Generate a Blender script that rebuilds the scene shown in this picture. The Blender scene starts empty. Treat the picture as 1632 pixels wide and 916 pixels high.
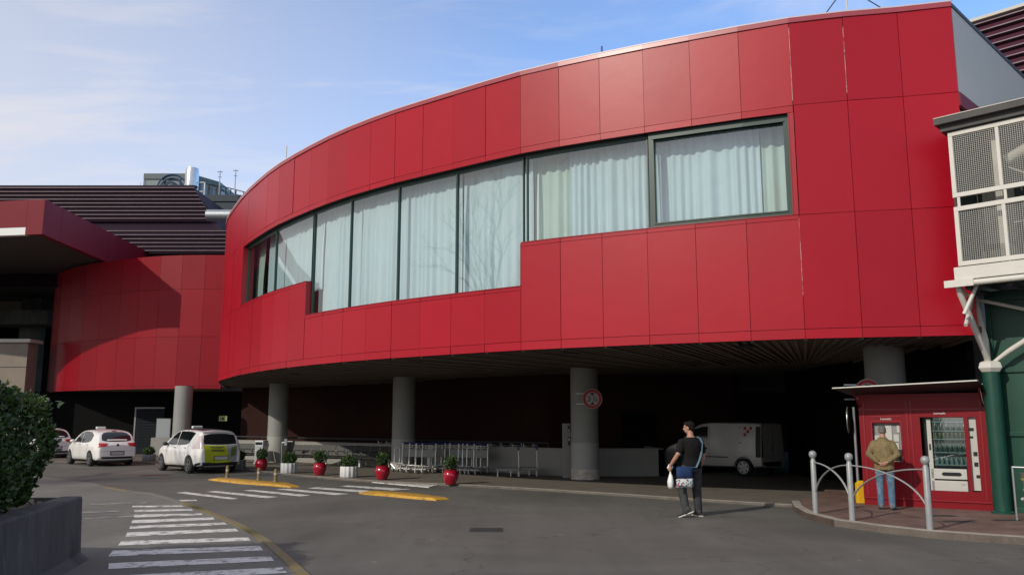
import bpy, bmesh, math, random
from math import sin, cos, pi, radians, sqrt, atan2
from mathutils import Vector, Matrix
from mathutils.bvhtree import BVHTree
random.seed(7)
SC = bpy.context.scene
COL = SC.collection
# ------------------------------------------------------------------ camera, sky, sun, exposure
F = 1351.0; PIT = radians(8.95); CH = 1.8
cd = bpy.data.cameras.new('camera'); cam = bpy.data.objects.new('camera', cd); COL.objects.link(cam)
cam.location = (0, 0, CH); cam.rotation_euler = (pi/2 + PIT, 0, 0)
cd.sensor_width = 36; cd.lens = 36*F/1632; cd.clip_end = 3000; cd.clip_start = .05
SC.camera = cam
SUN_EL = radians(30); SUN_H = Vector((-.72, -.69)).normalized()
w = bpy.data.worlds.new('World'); SC.world = w; w.use_nodes = True
nt = w.node_tree; nt.nodes.clear()
def wn(t, **k):
    n = nt.nodes.new(t)
    for a, b in k.items(): setattr(n, a, b)
    return n
out = wn('ShaderNodeOutputWorld'); bg = wn('ShaderNodeBackground'); bg.inputs[1].default_value = .10
sky = wn('ShaderNodeTexSky', sky_type='NISHITA'); sky.sun_disc = False; sky.sun_elevation = SUN_EL
sky.sun_rotation = atan2(SUN_H.x, SUN_H.y) % (2*pi); sky.air_density = 1.0; sky.dust_density = .6; sky.ozone_density = 1.6
tc = wn('ShaderNodeTexCoord'); sep = wn('ShaderNodeSeparateXYZ'); nt.links.new(tc.outputs['Generated'], sep.inputs[0])
# project the view direction on a cloud layer overhead: real perspective for the cirrus streaks
def wmath(op, a, b=None, clamp=False):
    n = wn('ShaderNodeMath', operation=op); n.use_clamp = clamp
    for i, v in enumerate((a, b)):
        if v is None: continue
        if isinstance(v, (int, float)): n.inputs[i].default_value = v
        else: nt.links.new(v, n.inputs[i])
    return n.outputs[0]
zz = wmath('ADD', wmath('MAXIMUM', sep.outputs[2], 0.0), .12)
cx = wmath('DIVIDE', sep.outputs[0], zz); cy = wmath('DIVIDE', sep.outputs[1], zz)
cmb = wn('ShaderNodeCombineXYZ'); nt.links.new(cx, cmb.inputs[0]); nt.links.new(cy, cmb.inputs[1])
mp = wn('ShaderNodeMapping'); mp.inputs['Rotation'].default_value = (0, 0, radians(35)); mp.inputs['Scale'].default_value = (.55, 1.3, 1)
nt.links.new(cmb.outputs[0], mp.inputs[0])
n1 = wn('ShaderNodeTexNoise'); n1.inputs['Scale'].default_value = 2.1; n1.inputs['Detail'].default_value = 9; n1.inputs['Roughness'].default_value = .62; n1.inputs['Distortion'].default_value = .6
nt.links.new(mp.outputs[0], n1.inputs['Vector'])
cr = wn('ShaderNodeValToRGB'); cr.color_ramp.elements[0].position = .47; cr.color_ramp.elements[1].position = .64
nt.links.new(n1.outputs[0], cr.inputs[0])
# more veil low in the sky and to the left
veil = wmath('ADD', wmath('MULTIPLY', wmath('SUBTRACT', .44, sep.outputs[2]), 1.25), wmath('MULTIPLY', sep.outputs[0], -.95), True)
cov = wmath('ADD', wmath('MULTIPLY', cr.outputs[0], .30), wmath('MULTIPLY', veil, .88), True)
mix = wn('ShaderNodeMix', data_type='RGBA'); nt.links.new(cov, mix.inputs[0])
tint = wn('ShaderNodeMix', data_type='RGBA', blend_type='MULTIPLY'); tint.inputs[0].default_value = 1
nt.links.new(sky.outputs[0], tint.inputs[6]); tint.inputs[7].default_value = (1.85, 2.15, 2.6, 1)
nt.links.new(tint.outputs[2], mix.inputs[6]); mix.inputs[7].default_value = (8.4, 8.5, 9.4, 1)
sdot = wn('ShaderNodeVectorMath', operation='DOT_PRODUCT'); nt.links.new(tc.outputs['Generated'], sdot.inputs[0]); sdot.inputs[1].default_value = (SUN_H.x*cos(SUN_EL), SUN_H.y*cos(SUN_EL), sin(SUN_EL))
hz = wmath('MULTIPLY', wmath('POWER', wmath('MULTIPLY', wmath('ADD', sdot.outputs['Value'], .55, True), .7), 1.2), .95, True)
mix3 = wn('ShaderNodeMix', data_type='RGBA'); nt.links.new(hz, mix3.inputs[0]); nt.links.new(mix.outputs[2], mix3.inputs[6]); mix3.inputs[7].default_value = (6.5, 6.1, 5.5, 1)
nt.links.new(mix3.outputs[2], bg.inputs[0]); nt.links.new(bg.outputs[0], out.inputs[0])
sl = bpy.data.lights.new('sun', 'SUN'); sl.energy = 2.7; sl.angle = radians(.55); sl.color = (1, .92, .79)
so = bpy.data.objects.new('sun', sl); COL.objects.link(so)
sd = Vector((-SUN_H.x*cos(SUN_EL), -SUN_H.y*cos(SUN_EL), -sin(SUN_EL)))
so.rotation_euler = sd.to_track_quat('-Z', 'Y').to_euler(); so.location = (-20, -20, 30)
SC.view_settings.view_transform = 'Standard'; SC.view_settings.look = 'None'; SC.view_settings.gamma = 1
SC.view_settings.exposure = 0.0
SC.render.engine = 'CYCLES'; SC.cycles.max_bounces = 8; SC.cycles.transparent_max_bounces = 12

# surveying: a ground / plane point read off the photograph -> metres
def ray(u, v):
    a = (u-816)/F; b = (458-v)/F
    return Vector((a, cos(PIT)-b*sin(PIT), sin(PIT)+b*cos(PIT)))
def gp(u, v, z=0.0):
    r = ray(u, v); t = (z-CH)/r.z
    return Vector((r.x*t, r.y*t, z))
def dp(u, v, Y):
    r = ray(u, v); t = Y/r.y
    return Vector((r.x*t, Y, CH+r.z*t))

# ------------------------------------------------------------------ materials
M = {}
def mat(name, col, rough=.6, metal=0, spec=.5, var=0, vscale=3, bump=0, bscale=60, coat=0, trans=0, emit=0, dirt=None, dscale=1.5, dlo=.5, dhi=.7, island=0, bdist=.01, stretch=None):
    m = bpy.data.materials.new(name); m.use_nodes = True; t = m.node_tree; N = t.nodes; L = t.links
    b = N['Principled BSDF']; b.inputs['Roughness'].default_value = rough; b.inputs['Metallic'].default_value = metal
    b.inputs['Specular IOR Level'].default_value = spec; b.inputs['Coat Weight'].default_value = coat; b.inputs['Coat Roughness'].default_value = .05
    b.inputs['Transmission Weight'].default_value = trans
    c4 = (*col, 1); b.inputs['Base Color'].default_value = c4
    co = N.new('ShaderNodeTexCoord'); vec = co.outputs['Object']
    if stretch:
        mpn = N.new('ShaderNodeMapping'); mpn.inputs['Scale'].default_value = stretch; L.new(vec, mpn.inputs[0]); vec = mpn.outputs[0]
    cur = None
    def setc(o):
        L.new(o, b.inputs['Base Color'])
    if var:
        n = N.new('ShaderNodeTexNoise'); n.inputs['Scale'].default_value = vscale; n.inputs['Detail'].default_value = 6; n.inputs['Roughness'].default_value = .65
        L.new(vec, n.inputs['Vector'])
        mr = N.new('ShaderNodeMapRange'); mr.inputs[1].default_value = .3; mr.inputs[2].default_value = .7; mr.inputs[3].default_value = 1-var; mr.inputs[4].default_value = 1+var
        L.new(n.outputs[0], mr.inputs[0])
        v = N.new('ShaderNodeVectorMath'); v.operation = 'SCALE'; v.inputs[0].default_value = col; L.new(mr.outputs[0], v.inputs['Scale'])
        cur = v.outputs[0]; setc(cur)
    if island:
        g = N.new('ShaderNodeNewGeometry'); mr = N.new('ShaderNodeMapRange'); mr.inputs[3].default_value = 1-island; mr.inputs[4].default_value = 1+island
        L.new(g.outputs['Random Per Island'], mr.inputs[0]); v = N.new('ShaderNodeVectorMath'); v.operation = 'SCALE'
        if cur: L.new(cur, v.inputs[0])
        else: v.inputs[0].default_value = col
        L.new(mr.outputs[0], v.inputs['Scale']); cur = v.outputs[0]; setc(cur)
    if dirt:
        n = N.new('ShaderNodeTexNoise'); n.inputs['Scale'].default_value = dscale; n.inputs['Detail'].default_value = 10; n.inputs['Roughness'].default_value = .7
        L.new(vec, n.inputs['Vector'])
        mr = N.new('ShaderNodeMapRange'); mr.inputs[1].default_value = dlo; mr.inputs[2].default_value = dhi; L.new(n.outputs[0], mr.inputs[0])
        mx = N.new('ShaderNodeMix'); mx.data_type = 'RGBA'; L.new(mr.outputs[0], mx.inputs[0])
        if cur: L.new(cur, mx.inputs[6])
        else: mx.inputs[6].default_value = c4
        mx.inputs[7].default_value = (*dirt, 1); cur = mx.outputs[2]; setc(cur)
    if bump:
        n = N.new('ShaderNodeTexNoise'); n.inputs['Scale'].default_value = bscale; n.inputs['Detail'].default_value = 4; L.new(vec, n.inputs['Vector'])
        bp = N.new('ShaderNodeBump'); bp.inputs['Strength'].default_value = bump; bp.inputs['Distance'].default_value = bdist
        L.new(n.outputs[0], bp.inputs['Height']); L.new(bp.outputs[0], b.inputs['Normal'])
    if emit: b.inputs['Emission Color'].default_value = c4; b.inputs['Emission Strength'].default_value = emit
    M[name] = m; return m
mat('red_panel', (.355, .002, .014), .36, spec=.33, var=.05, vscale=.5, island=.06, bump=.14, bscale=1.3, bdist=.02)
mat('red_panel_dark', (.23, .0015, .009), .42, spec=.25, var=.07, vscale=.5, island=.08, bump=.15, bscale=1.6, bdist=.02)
mat('red_coping', (.34, .05, .065), .3, spec=.6)
mat('coping_light', (.62, .50, .52), .4)
mat('joint_pale', (.50, .34, .34), .6, dirt=(.25, .02, .03), dscale=3, dlo=.45, dhi=.55)
mat('door_dark', (.012, .016, .020), .7, spec=.15)
mat('louvre_purple', (.060, .014, .030), .6, spec=.3)
mat('red_trim', (.25, .005, .014), .35)
mat('joint_black', (.012, .006, .007), .9)
mat('asphalt', (.094, .086, .078), .85, var=.16, vscale=.35, bump=.5, bscale=90, dirt=(.060, .055, .050), dscale=.45, dlo=.52, dhi=.78)
mat('slab', (.148, .143, .128), .85, var=.12, vscale=1.2, bump=.4, bscale=60, dirt=(.035, .035, .034), dscale=.75, dlo=.53, dhi=.72)
mat('plaza', (.145, .127, .105), .75, var=.12, vscale=.8, bump=.2, bscale=40, dirt=(.10, .088, .075), dscale=1.4, dlo=.5, dhi=.7)
mat('kerb', (.32, .285, .245), .8, var=.2, vscale=3, bump=.3, bscale=30)
mat('paint_white', (.68, .66, .62), .7, var=.08, vscale=5, dirt=(.16, .155, .14), dscale=4.5, dlo=.49, dhi=.62)
mat('paint_old', (.26, .26, .245), .7, var=.1, vscale=5, dirt=(.12, .12, .115), dscale=3.5, dlo=.46, dhi=.58)
mat('paint_yellow_old', (.20, .155, .055), .75, var=.15, vscale=4, dirt=(.15, .14, .11), dscale=4, dlo=.47, dhi=.62)
mat('rubber_yellow', (.60, .33, .045), .55, var=.1, vscale=3, dirt=(.22, .13, .04), dscale=7, dlo=.48, dhi=.68, bump=.5, bscale=9, bdist=.03)
mat('concrete_column', (.25, .255, .24), .7, var=.08, vscale=1.5, bump=.15, bscale=25)
mat('column_paint', (.34, .34, .32), .6, var=.06, vscale=1.5)
mat('concrete_dark', (.072, .072, .069), .85, var=.4, vscale=3.0, dirt=(.15, .15, .14), dscale=4, dlo=.60, dhi=.74, bump=.5, bscale=20, stretch=(1, 1, .25))
mat('concrete_base', (.55, .50, .44), .8, var=.2, vscale=8, dirt=(.25, .20, .16), dscale=6)
mat('soffit', (.155, .125, .10), .8, var=.2, vscale=1.2)
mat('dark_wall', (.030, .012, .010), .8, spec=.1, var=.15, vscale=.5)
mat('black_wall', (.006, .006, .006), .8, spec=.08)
mat('low_wall', (.26, .255, .235), .7, var=.08, vscale=1.2, dirt=(.28, .27, .25), dscale=1.3)
mat('dark_cap', (.03, .03, .032), .5)
mat('frame_green', (.018, .048, .038), .4, var=.06, vscale=4)
mat('green_paint', (.006, .055, .036), .4, var=.12, vscale=2.5, dirt=(.03, .12, .09), dscale=5, dlo=.6, dhi=.75)
mat('curtain', (.62, .70, .76), .9, var=.05, vscale=6, stretch=(1, 1, .2))
mat('curtain_warm', (.58, .66, .62), .9, var=.05, vscale=6, stretch=(1, 1, .2))
mat('room_dark', (.10, .12, .12), .9)
mat('grey_clad', (.52, .49, .43), .55, var=.03, vscale=1)
mat('beige_wall', (.24, .20, .165), .8, var=.1, vscale=1.5)
mat('slat', (.15, .105, .125), .45, metal=.2, var=.2, vscale=2)
mat('slat_back', (.020, .008, .018), .7, spec=.25)
mat('maroon', (.17, .005, .016), .5, spec=.2, var=.06, vscale=1)
mat('canopy_under', (.05, .05, .046), .85, var=.15, vscale=.4)
mat('white_fascia', (.72, .72, .70), .5)
mat('steel', (.62, .64, .66), .3, metal=1, var=.1, vscale=4)
mat('galv', (.42, .44, .45), .42, metal=.8, var=.12, vscale=6)
mat('penthouse', (.09, .12, .12), .4, var=.1, vscale=1)
mat('penthouse_glass', (.22, .26, .27), .3)
mat('logo_blue', (.03, .07, .15), .5)
mat('dark_blue_roof', (.02, .035, .05), .6)
mat('white_frame', (.60, .58, .53), .5, var=.05, vscale=4, dirt=(.45, .40, .34), dscale=6, dlo=.6, dhi=.8)
mat('wire', (.42, .42, .40), .5, metal=.4)
mat('roof_grey', (.07, .068, .066), .7, var=.2, vscale=3)
mat('cage_back', (.05, .055, .05), .8, var=.2, vscale=2)
mat('cage_kit', (.45, .44, .38), .5, var=.1, vscale=3)
mat('kiosk_red', (.20, .002, .008), .38, spec=.3, var=.06, vscale=2)
mat('kiosk_inside', (.02, .02, .02), .7)
mat('machine_white', (.50, .49, .46), .4, var=.05, vscale=4)
mat('machine_grey', (.25, .25, .25), .4)
mat('machine_dark', (.012, .015, .016), .3)
mat('text_white', (.8, .75, .72), .5)
mat('black_plastic', (.012, .012, .013), .4)
mat('barrier_grey', (.30, .31, .31), .4, metal=.15, var=.1, vscale=8)
mat('yellow_box', (.75, .44, .015), .45, var=.06, vscale=6)
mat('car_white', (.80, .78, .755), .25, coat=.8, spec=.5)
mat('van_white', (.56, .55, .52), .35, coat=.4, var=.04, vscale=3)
mat('car_glass', (.010, .012, .013), .06, spec=.8)
mat('car_black', (.012, .012, .012), .55)
mat('tyre', (.018, .018, .018), .85)
mat('rim', (.35, .36, .37), .35, metal=.8)
mat('tail_red', (.42, .012, .02), .2, coat=.6)
mat('tail_clear', (.55, .45, .45), .15, coat=.6)
mat('plate', (.42, .43, .42), .5)
mat('livery', (.36, .41, .010), .4, var=.2, vscale=2.5)
mat('livery_dark', (.10, .12, .03), .5)
mat('livery_grey', (.25, .26, .27), .5)
mat('decal_red', (.35, .01, .02), .5)
mat('pot_red', (.32, .006, .022), .16, coat=.5, var=.05, vscale=5)
mat('pot_white', (.62, .62, .60), .6, var=.06, vscale=6)
mat('pot_grey', (.22, .23, .23), .6)
mat('soil', (.03, .022, .016), .95)
mat('leaf', (.035, .075, .014), .5, island=.45)
mat('leaf_hedge', (.036, .072, .012), .45, island=.5)
mat('branch', (.03, .028, .018), .9)
mat('trolley', (.62, .62, .60), .35, metal=.5)
mat('trolley_panel', (.24, .25, .23), .6, var=.06, vscale=5)
mat('trolley_blue', (.012, .02, .10), .5)
mat('trolley_wheel', (.55, .55, .52), .6)
mat('bench_metal', (.045, .045, .042), .55, spec=.3, var=.1, vscale=20)
mat('bench_leg', (.55, .55, .53), .5)
mat('sign_red', (.40, .012, .025), .5)
mat('sign_white', (.42, .38, .38), .5)
mat('sign_black', (.01, .01, .01), .5)
mat('exit_green', (.30, .36, .12), .5)
mat('notice', (.30, .33, .34), .6)
mat('grate', (.03, .03, .03), .7)
mat('grate_red', (.11, .05, .045), .7)
mat('skin', (.40, .21, .15), .5, spec=.4)
mat('hair_dark', (.010, .007, .006), .8, spec=.15)
mat('hair_grey', (.12, .11, .095), .7)
mat('shirt_black', (.012, .011, .011), .9, spec=.15, var=.35, vscale=9, bump=.9, bscale=6, bdist=.05, stretch=(1, 1, .6))
mat('jeans_dark', (.032, .033, .035), .85, var=.4, vscale=9, bump=.9, bscale=8, bdist=.04)
mat('jeans_blue', (.075, .14, .21), .85, var=.3, vscale=9, bump=.8, bscale=8, bdist=.04, dirt=(.22, .32, .40), dscale=4, dlo=.5, dhi=.7)
mat('jacket', (.19, .14, .062), .8, var=.28, vscale=8, bump=1.0, bscale=7, bdist=.05, stretch=(1.4, 1.4, .7))
mat('shoe_dark', (.035, .035, .035), .7)
mat('sole', (.62, .60, .54), .6)
mat('shoe_grey', (.16, .15, .14), .7)
mat('strap', (.10, .17, .22), .7)
mat('plastic_bag', (.80, .80, .80), .45, var=.05, vscale=15, bump=.6, bscale=14, bdist=.02)
mat('bottle_green', (.05, .10, .07), .15, coat=.5)
mat('bottle_clear', (.26, .34, .33), .12, coat=.5)
mat('can_mix', (.22, .22, .12), .25, metal=.3)
mat('shelf', (.45, .50, .50), .35, metal=.5)
mat('bin_grey', (.16, .155, .14), .5, var=.1, vscale=5)
mat('yellow_stripe', (.45, .38, .10), .5)

def asphalt_mat(name, base, crack=1.0):
    m = bpy.data.materials.new(name); m.use_nodes = True; t = m.node_tree; N = t.nodes; L = t.links; b = N['Principled BSDF']; b.inputs['Roughness'].default_value = .88; b.inputs['Specular IOR Level'].default_value = .3
    co = N.new('ShaderNodeTexCoord').outputs['Object']
    def noise(sc, det=5, st=None, dis=0):
        n = N.new('ShaderNodeTexNoise'); n.inputs['Scale'].default_value = sc; n.inputs['Detail'].default_value = det; n.inputs['Roughness'].default_value = .65; n.inputs['Distortion'].default_value = dis
        if st:
            q = N.new('ShaderNodeMapping'); q.inputs['Scale'].default_value = st; q.inputs['Rotation'].default_value = (0, 0, radians(48)); L.new(co, q.inputs[0]); L.new(q.outputs[0], n.inputs['Vector'])
        else: L.new(co, n.inputs['Vector'])
        return n.outputs[0]
    def rng(o, a, b_, c, d):
        r = N.new('ShaderNodeMapRange'); r.inputs[1].default_value = a; r.inputs[2].default_value = b_; r.inputs[3].default_value = c; r.inputs[4].default_value = d; L.new(o, r.inputs[0]); return r.outputs[0]
    def mul(a, b_):
        q = N.new('ShaderNodeMath'); q.operation = 'MULTIPLY'; L.new(a, q.inputs[0]); L.new(b_, q.inputs[1]); return q.outputs[0]
    f = mul(rng(noise(70, 3), .3, .7, .72, 1.3), rng(noise(.22, 8, dis=.8), .35, .68, 1.14, .76))
    f = mul(f, rng(noise(.9, 6, (1, .12, 1)), .35, .7, 1.08, .84))
    f = mul(f, rng(noise(2.2, 9), .62, .78, 1.0, .70))
    vo = N.new('ShaderNodeTexVoronoi'); vo.feature = 'DISTANCE_TO_EDGE'; vo.inputs['Scale'].default_value = .22
    ad = N.new('ShaderNodeVectorMath'); ad.operation = 'ADD'; nz = N.new('ShaderNodeTexNoise'); nz.inputs['Scale'].default_value = 1.3; nz.inputs['Detail'].default_value = 6; L.new(co, nz.inputs['Vector']); L.new(co, ad.inputs[0])
    sc = N.new('ShaderNodeVectorMath'); sc.operation = 'SCALE'; sc.inputs['Scale'].default_value = 1.6; L.new(nz.outputs['Color'], sc.inputs[0]); L.new(sc.outputs[0], ad.inputs[1]); L.new(ad.outputs[0], vo.inputs['Vector'])
    f = mul(f, rng(vo.outputs['Distance'], .0, .006, 1-.35*crack, 1.0))
    v2 = N.new('ShaderNodeTexVoronoi'); v2.inputs['Scale'].default_value = 1.1; L.new(co, v2.inputs['Vector'])
    f = mul(f, rng(v2.outputs['Distance'], .03, .05, 1.9, 1.0))
    v = N.new('ShaderNodeVectorMath'); v.operation = 'SCALE'; v.inputs[0].default_value = base; L.new(f, v.inputs['Scale']); L.new(v.outputs[0], b.inputs['Base Color'])
    bp = N.new('ShaderNodeBump'); bp.inputs['Strength'].default_value = .5; bp.inputs['Distance'].default_value = .008; L.new(noise(90, 4), bp.inputs['Height']); L.new(bp.outputs[0], b.inputs['Normal']); M[name] = m
asphalt_mat('asphalt', (.118, .112, .100)); asphalt_mat('slab', (.170, .164, .146), 1.2)
# brick paving
def brick_mat():
    m = bpy.data.materials.new('brick_paving'); m.use_nodes = True; t = m.node_tree; N = t.nodes; L = t.links; b = N['Principled BSDF']
    co = N.new('ShaderNodeTexCoord'); mp = N.new('ShaderNodeMapping'); mp.inputs['Rotation'].default_value = (0, 0, radians(-33)); L.new(co.outputs['Object'], mp.inputs[0])
    br = N.new('ShaderNodeTexBrick'); br.inputs['Scale'].default_value = 1; br.inputs['Brick Width'].default_value = .2; br.inputs['Row Height'].default_value = .1
    br.inputs['Mortar Size'].default_value = .006; br.inputs['Color1'].default_value = (.20, .115, .092, 1); br.inputs['Color2'].default_value = (.155, .095, .078, 1); br.inputs['Mortar'].default_value = (.09, .07, .06, 1)
    L.new(mp.outputs[0], br.inputs[0])
    n = N.new('ShaderNodeTexNoise'); n.inputs['Scale'].default_value = 1.6; n.inputs['Detail'].default_value = 8; L.new(co.outputs['Object'], n.inputs[0])
    mr = N.new('ShaderNodeMapRange'); mr.inputs[1].default_value = .3; mr.inputs[2].default_value = .7; mr.inputs[3].default_value = .72; mr.inputs[4].default_value = 1.2; L.new(n.outputs[0], mr.inputs[0])
    v = N.new('ShaderNodeVectorMath'); v.operation = 'SCALE'; L.new(br.outputs[0], v.inputs[0]); L.new(mr.outputs[0], v.inputs['Scale']); L.new(v.outputs[0], b.inputs['Base Color'])
    b.inputs['Roughness'].default_value = .8; M['brick'] = m
brick_mat()
# window glass: thin pane, clear straight through, mirror reflection by angle
def glass_mat():
    m = bpy.data.materials.new('window_glass'); m.use_nodes = True; t = m.node_tree; N = t.nodes; L = t.links
    for n in list(N): N.remove(n)
    o = N.new('ShaderNodeOutputMaterial'); mx = N.new('ShaderNodeMixShader'); tr = N.new('ShaderNodeBsdfTransparent'); gl = N.new('ShaderNodeBsdfGlossy'); ge = N.new('ShaderNodeNewGeometry'); dt = N.new('ShaderNodeVectorMath'); dt.operation = 'DOT_PRODUCT'
    tr.inputs[0].default_value = (.84, .93, .91, 1); gl.inputs['Roughness'].default_value = .02
    L.new(ge.outputs['Normal'], dt.inputs[0]); L.new(ge.outputs['Incoming'], dt.inputs[1])
    def mm_(op, a, b_=None):
        n = N.new('ShaderNodeMath'); n.operation = op
        for i, v in enumerate((a, b_)):
            if v is None: continue
            if isinstance(v, (int, float)): n.inputs[i].default_value = v
            else: L.new(v, n.inputs[i])
        return n
    f5 = mm_('POWER', mm_('SUBTRACT', 1.0, mm_('ABSOLUTE', dt.outputs['Value']).outputs[0]).outputs[0], 4.0)
    ad = mm_('ADD', mm_('MULTIPLY', f5.outputs[0], .86).outputs[0], .20); ad.use_clamp = True
    L.new(ad.outputs[0], mx.inputs[0]); L.new(tr.outputs[0], mx.inputs[1]); L.new(gl.outputs[0], mx.inputs[2]); L.new(mx.outputs[0], o.inputs[0]); M['glass'] = m
glass_mat()
# flowery bottom of the shoulder bag
def bag_mat():
    m = bpy.data.materials.new('bag_print'); m.use_nodes = True; t = m.node_tree; N = t.nodes; L = t.links; b = N['Principled BSDF']; b.inputs['Roughness'].default_value = .8
    co = N.new('ShaderNodeTexCoord'); vo = N.new('ShaderNodeTexVoronoi'); vo.inputs['Scale'].default_value = 34; L.new(co.outputs['Object'], vo.inputs[0])
    cr = N.new('ShaderNodeValToRGB'); cr.color_ramp.interpolation = 'CONSTANT'
    es = cr.color_ramp.elements; es[0].position = 0; es[0].color = (.55, .62, .58, 1); es[1].position = .4; es[1].color = (.02, .08, .22, 1)
    for p, c in ((.55, (.45, .10, .14, 1)), (.7, (.10, .14, .12, 1)), (.82, (.62, .62, .55, 1))):
        e = es.new(p); e.color = c
    s = N.new('ShaderNodeSeparateColor'); L.new(vo.outputs['Color'], s.inputs[0]); L.new(s.outputs[0], cr.inputs[0]); L.new(cr.outputs[0], b.inputs['Base Color']); M['bag_print'] = m
bag_mat(); mat('bag_blue', (.008, .03, .10), .8, var=.2, vscale=12)

# ------------------------------------------------------------------ object helpers
def tag(o, label=None, cat=None, group=None, kind=None):
    if label: o['label'] = label
    if cat: o['category'] = cat
    if group: o['group'] = group
    if kind: o['kind'] = kind
    return o
def thing(name, label, cat, loc=(0, 0, 0), rz=0, group=None, scale=1):
    o = bpy.data.objects.new(name, None); COL.objects.link(o); o.location = loc; o.rotation_euler = (0, 0, rz); o.scale = (scale,)*3; o.empty_display_size = .2
    return tag(o, label, cat, group)
def obj(name, bm, m, parent=None, smooth=None, bevel=0, seg=2):
    me = bpy.data.meshes.new(name)
    bmesh.ops.recalc_face_normals(bm, faces=bm.faces)
    bm.to_mesh(me); bm.free()
    ms = m if isinstance(m, (list, tuple)) else [m]
    for k in ms: me.materials.append(M[k])
    o = bpy.data.objects.new(name, me); COL.objects.link(o)
    if parent: o.parent = parent
    if smooth is not None:
        me.shade_smooth()
        if smooth < 170: me.set_sharp_from_angle(angle=radians(smooth))
    if bevel:
        b = o.modifiers.new('b', 'BEVEL'); b.width = bevel; b.segments = seg; b.limit_method = 'ANGLE'
    return o
def B(): return bmesh.new()
def box(bm, x0, x1, y0, y1, z0, z1, mi=0, mtx=None):
    vs = [bm.verts.new((x, y, z)) for x in (x0, x1) for y in (y0, y1) for z in (z0, z1)]
    fs = [(0, 1, 3, 2), (4, 6, 7, 5), (0, 4, 5, 1), (2, 3, 7, 6), (0, 2, 6, 4), (1, 5, 7, 3)]
    for f in fs:
        fa = bm.faces.new([vs[i] for i in f]); fa.material_index = mi
    if mtx is not None:
        for v in vs: v.co = mtx @ v.co
    return vs
def prism(bm, pts, z0, z1, mi=0):
    a = [bm.verts.new((p[0], p[1], z0)) for p in pts]; b = [bm.verts.new((p[0], p[1], z1)) for p in pts]
    n = len(pts); fs = [bm.faces.new(b), bm.faces.new(a[::-1])]
    for i in range(n): fs.append(bm.faces.new((a[i], a[(i+1) % n], b[(i+1) % n], b[i])))
    for f in fs: f.material_index = mi
def sheet(bm, pts, mi=0):
    f = bm.faces.new([bm.verts.new(p) for p in pts]); f.material_index = mi; return f
def frame_of(d):
    d = d.normalized(); up = Vector((0, 0, 1)) if abs(d.z) < .95 else Vector((1, 0, 0))
    x = d.cross(up).normalized(); y = x.cross(d).normalized(); return x, y
def tube(bm, pts, r, seg=10, mi=0, caps=True, flat=1.0):
    pts = [Vector(p) for p in pts]; n = len(pts)
    rs = r if isinstance(r, (list, tuple)) else [r]*n
    rings = []; px = None
    for i, p in enumerate(pts):
        d = (pts[min(i+1, n-1)]-pts[max(i-1, 0)])
        x, y = frame_of(d)
        if px is not None:
            dn = d.normalized(); x = (px - dn*px.dot(dn)).normalized(); y = dn.cross(x) * (-1)
        px = x
        rings.append([bm.verts.new(p + (x*cos(2*pi*k/seg) + y*sin(2*pi*k/seg)*flat)*rs[i]) for k in range(seg)])
    for a, b in zip(rings[:-1], rings[1:]):
        for k in range(seg):
            f = bm.faces.new((a[k], a[(k+1) % seg], b[(k+1) % seg], b[k])); f.material_index = mi
    if caps:
        for rr in (rings[0], rings[-1]):
            f = bm.faces.new(rr); f.material_index = mi
def bar(bm, a, b, w_, h_, mi=0):
    a = Vector(a); b = Vector(b); x, y = frame_of(b-a); d = b-a
    m = Matrix((( *x, 0), (*y, 0), (*d.normalized(), 0), (0, 0, 0, 1))).transposed(); m.translation = a
    box(bm, -w_/2, w_/2, -h_/2, h_/2, 0, d.length, mi, m)
def lathe(bm, prof, seg=24, c=(0, 0, 0), mi=0, flute=0, nfl=0, axis='z', closed=False):
    rings = []
    for r, z in prof:
        ring = []
        for k in range(seg):
            a = 2*pi*k/seg; rr = r*(1+flute*cos(nfl*a)) if flute else r
            p = (rr*cos(a), rr*sin(a), z) if axis == 'z' else (rr*cos(a), z, rr*sin(a))
            ring.append(bm.verts.new((p[0]+c[0], p[1]+c[1], p[2]+c[2])))
        rings.append(ring)
    for a, b in (list(zip(rings[:-1], rings[1:])) + ([(rings[-1], rings[0])] if closed else [])):
        for k in range(seg):
            f = bm.faces.new((a[k], a[(k+1) % seg], b[(k+1) % seg], b[k])); f.material_index = mi
    for rr in (() if closed else (rings[0], rings[-1])):
        if len(rr) > 2: f = bm.faces.new(rr); f.material_index = mi
def ellipsoid(bm, c, r, mi=0, seg=12, mtx=None):
    res = bmesh.ops.create_uvsphere(bm, u_segments=seg, v_segments=max(6, seg*2//3), radius=1)
    for v in res['verts']:
        p = Vector((v.co.x*r[0], v.co.y*r[1], v.co.z*r[2]))
        if mtx: p = mtx @ p
        v.co = p + Vector(c)
    for f in {f for v in res['verts'] for f in v.link_faces}: f.material_index = mi
def dup(o, loc=None, rz=None, label=None, group=None):
    def cp(s, par):
        c = s.copy(); COL.objects.link(c); c.parent = par
        for ch in [k for k in s.children]: cp(ch, c)
        return c
    r = cp(o, None)
    if loc is not None: r.location = loc
    if rz is not None: r.rotation_euler = (0, 0, rz)
    if label: r['label'] = label
    if group: r['group'] = group
    return r
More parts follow.
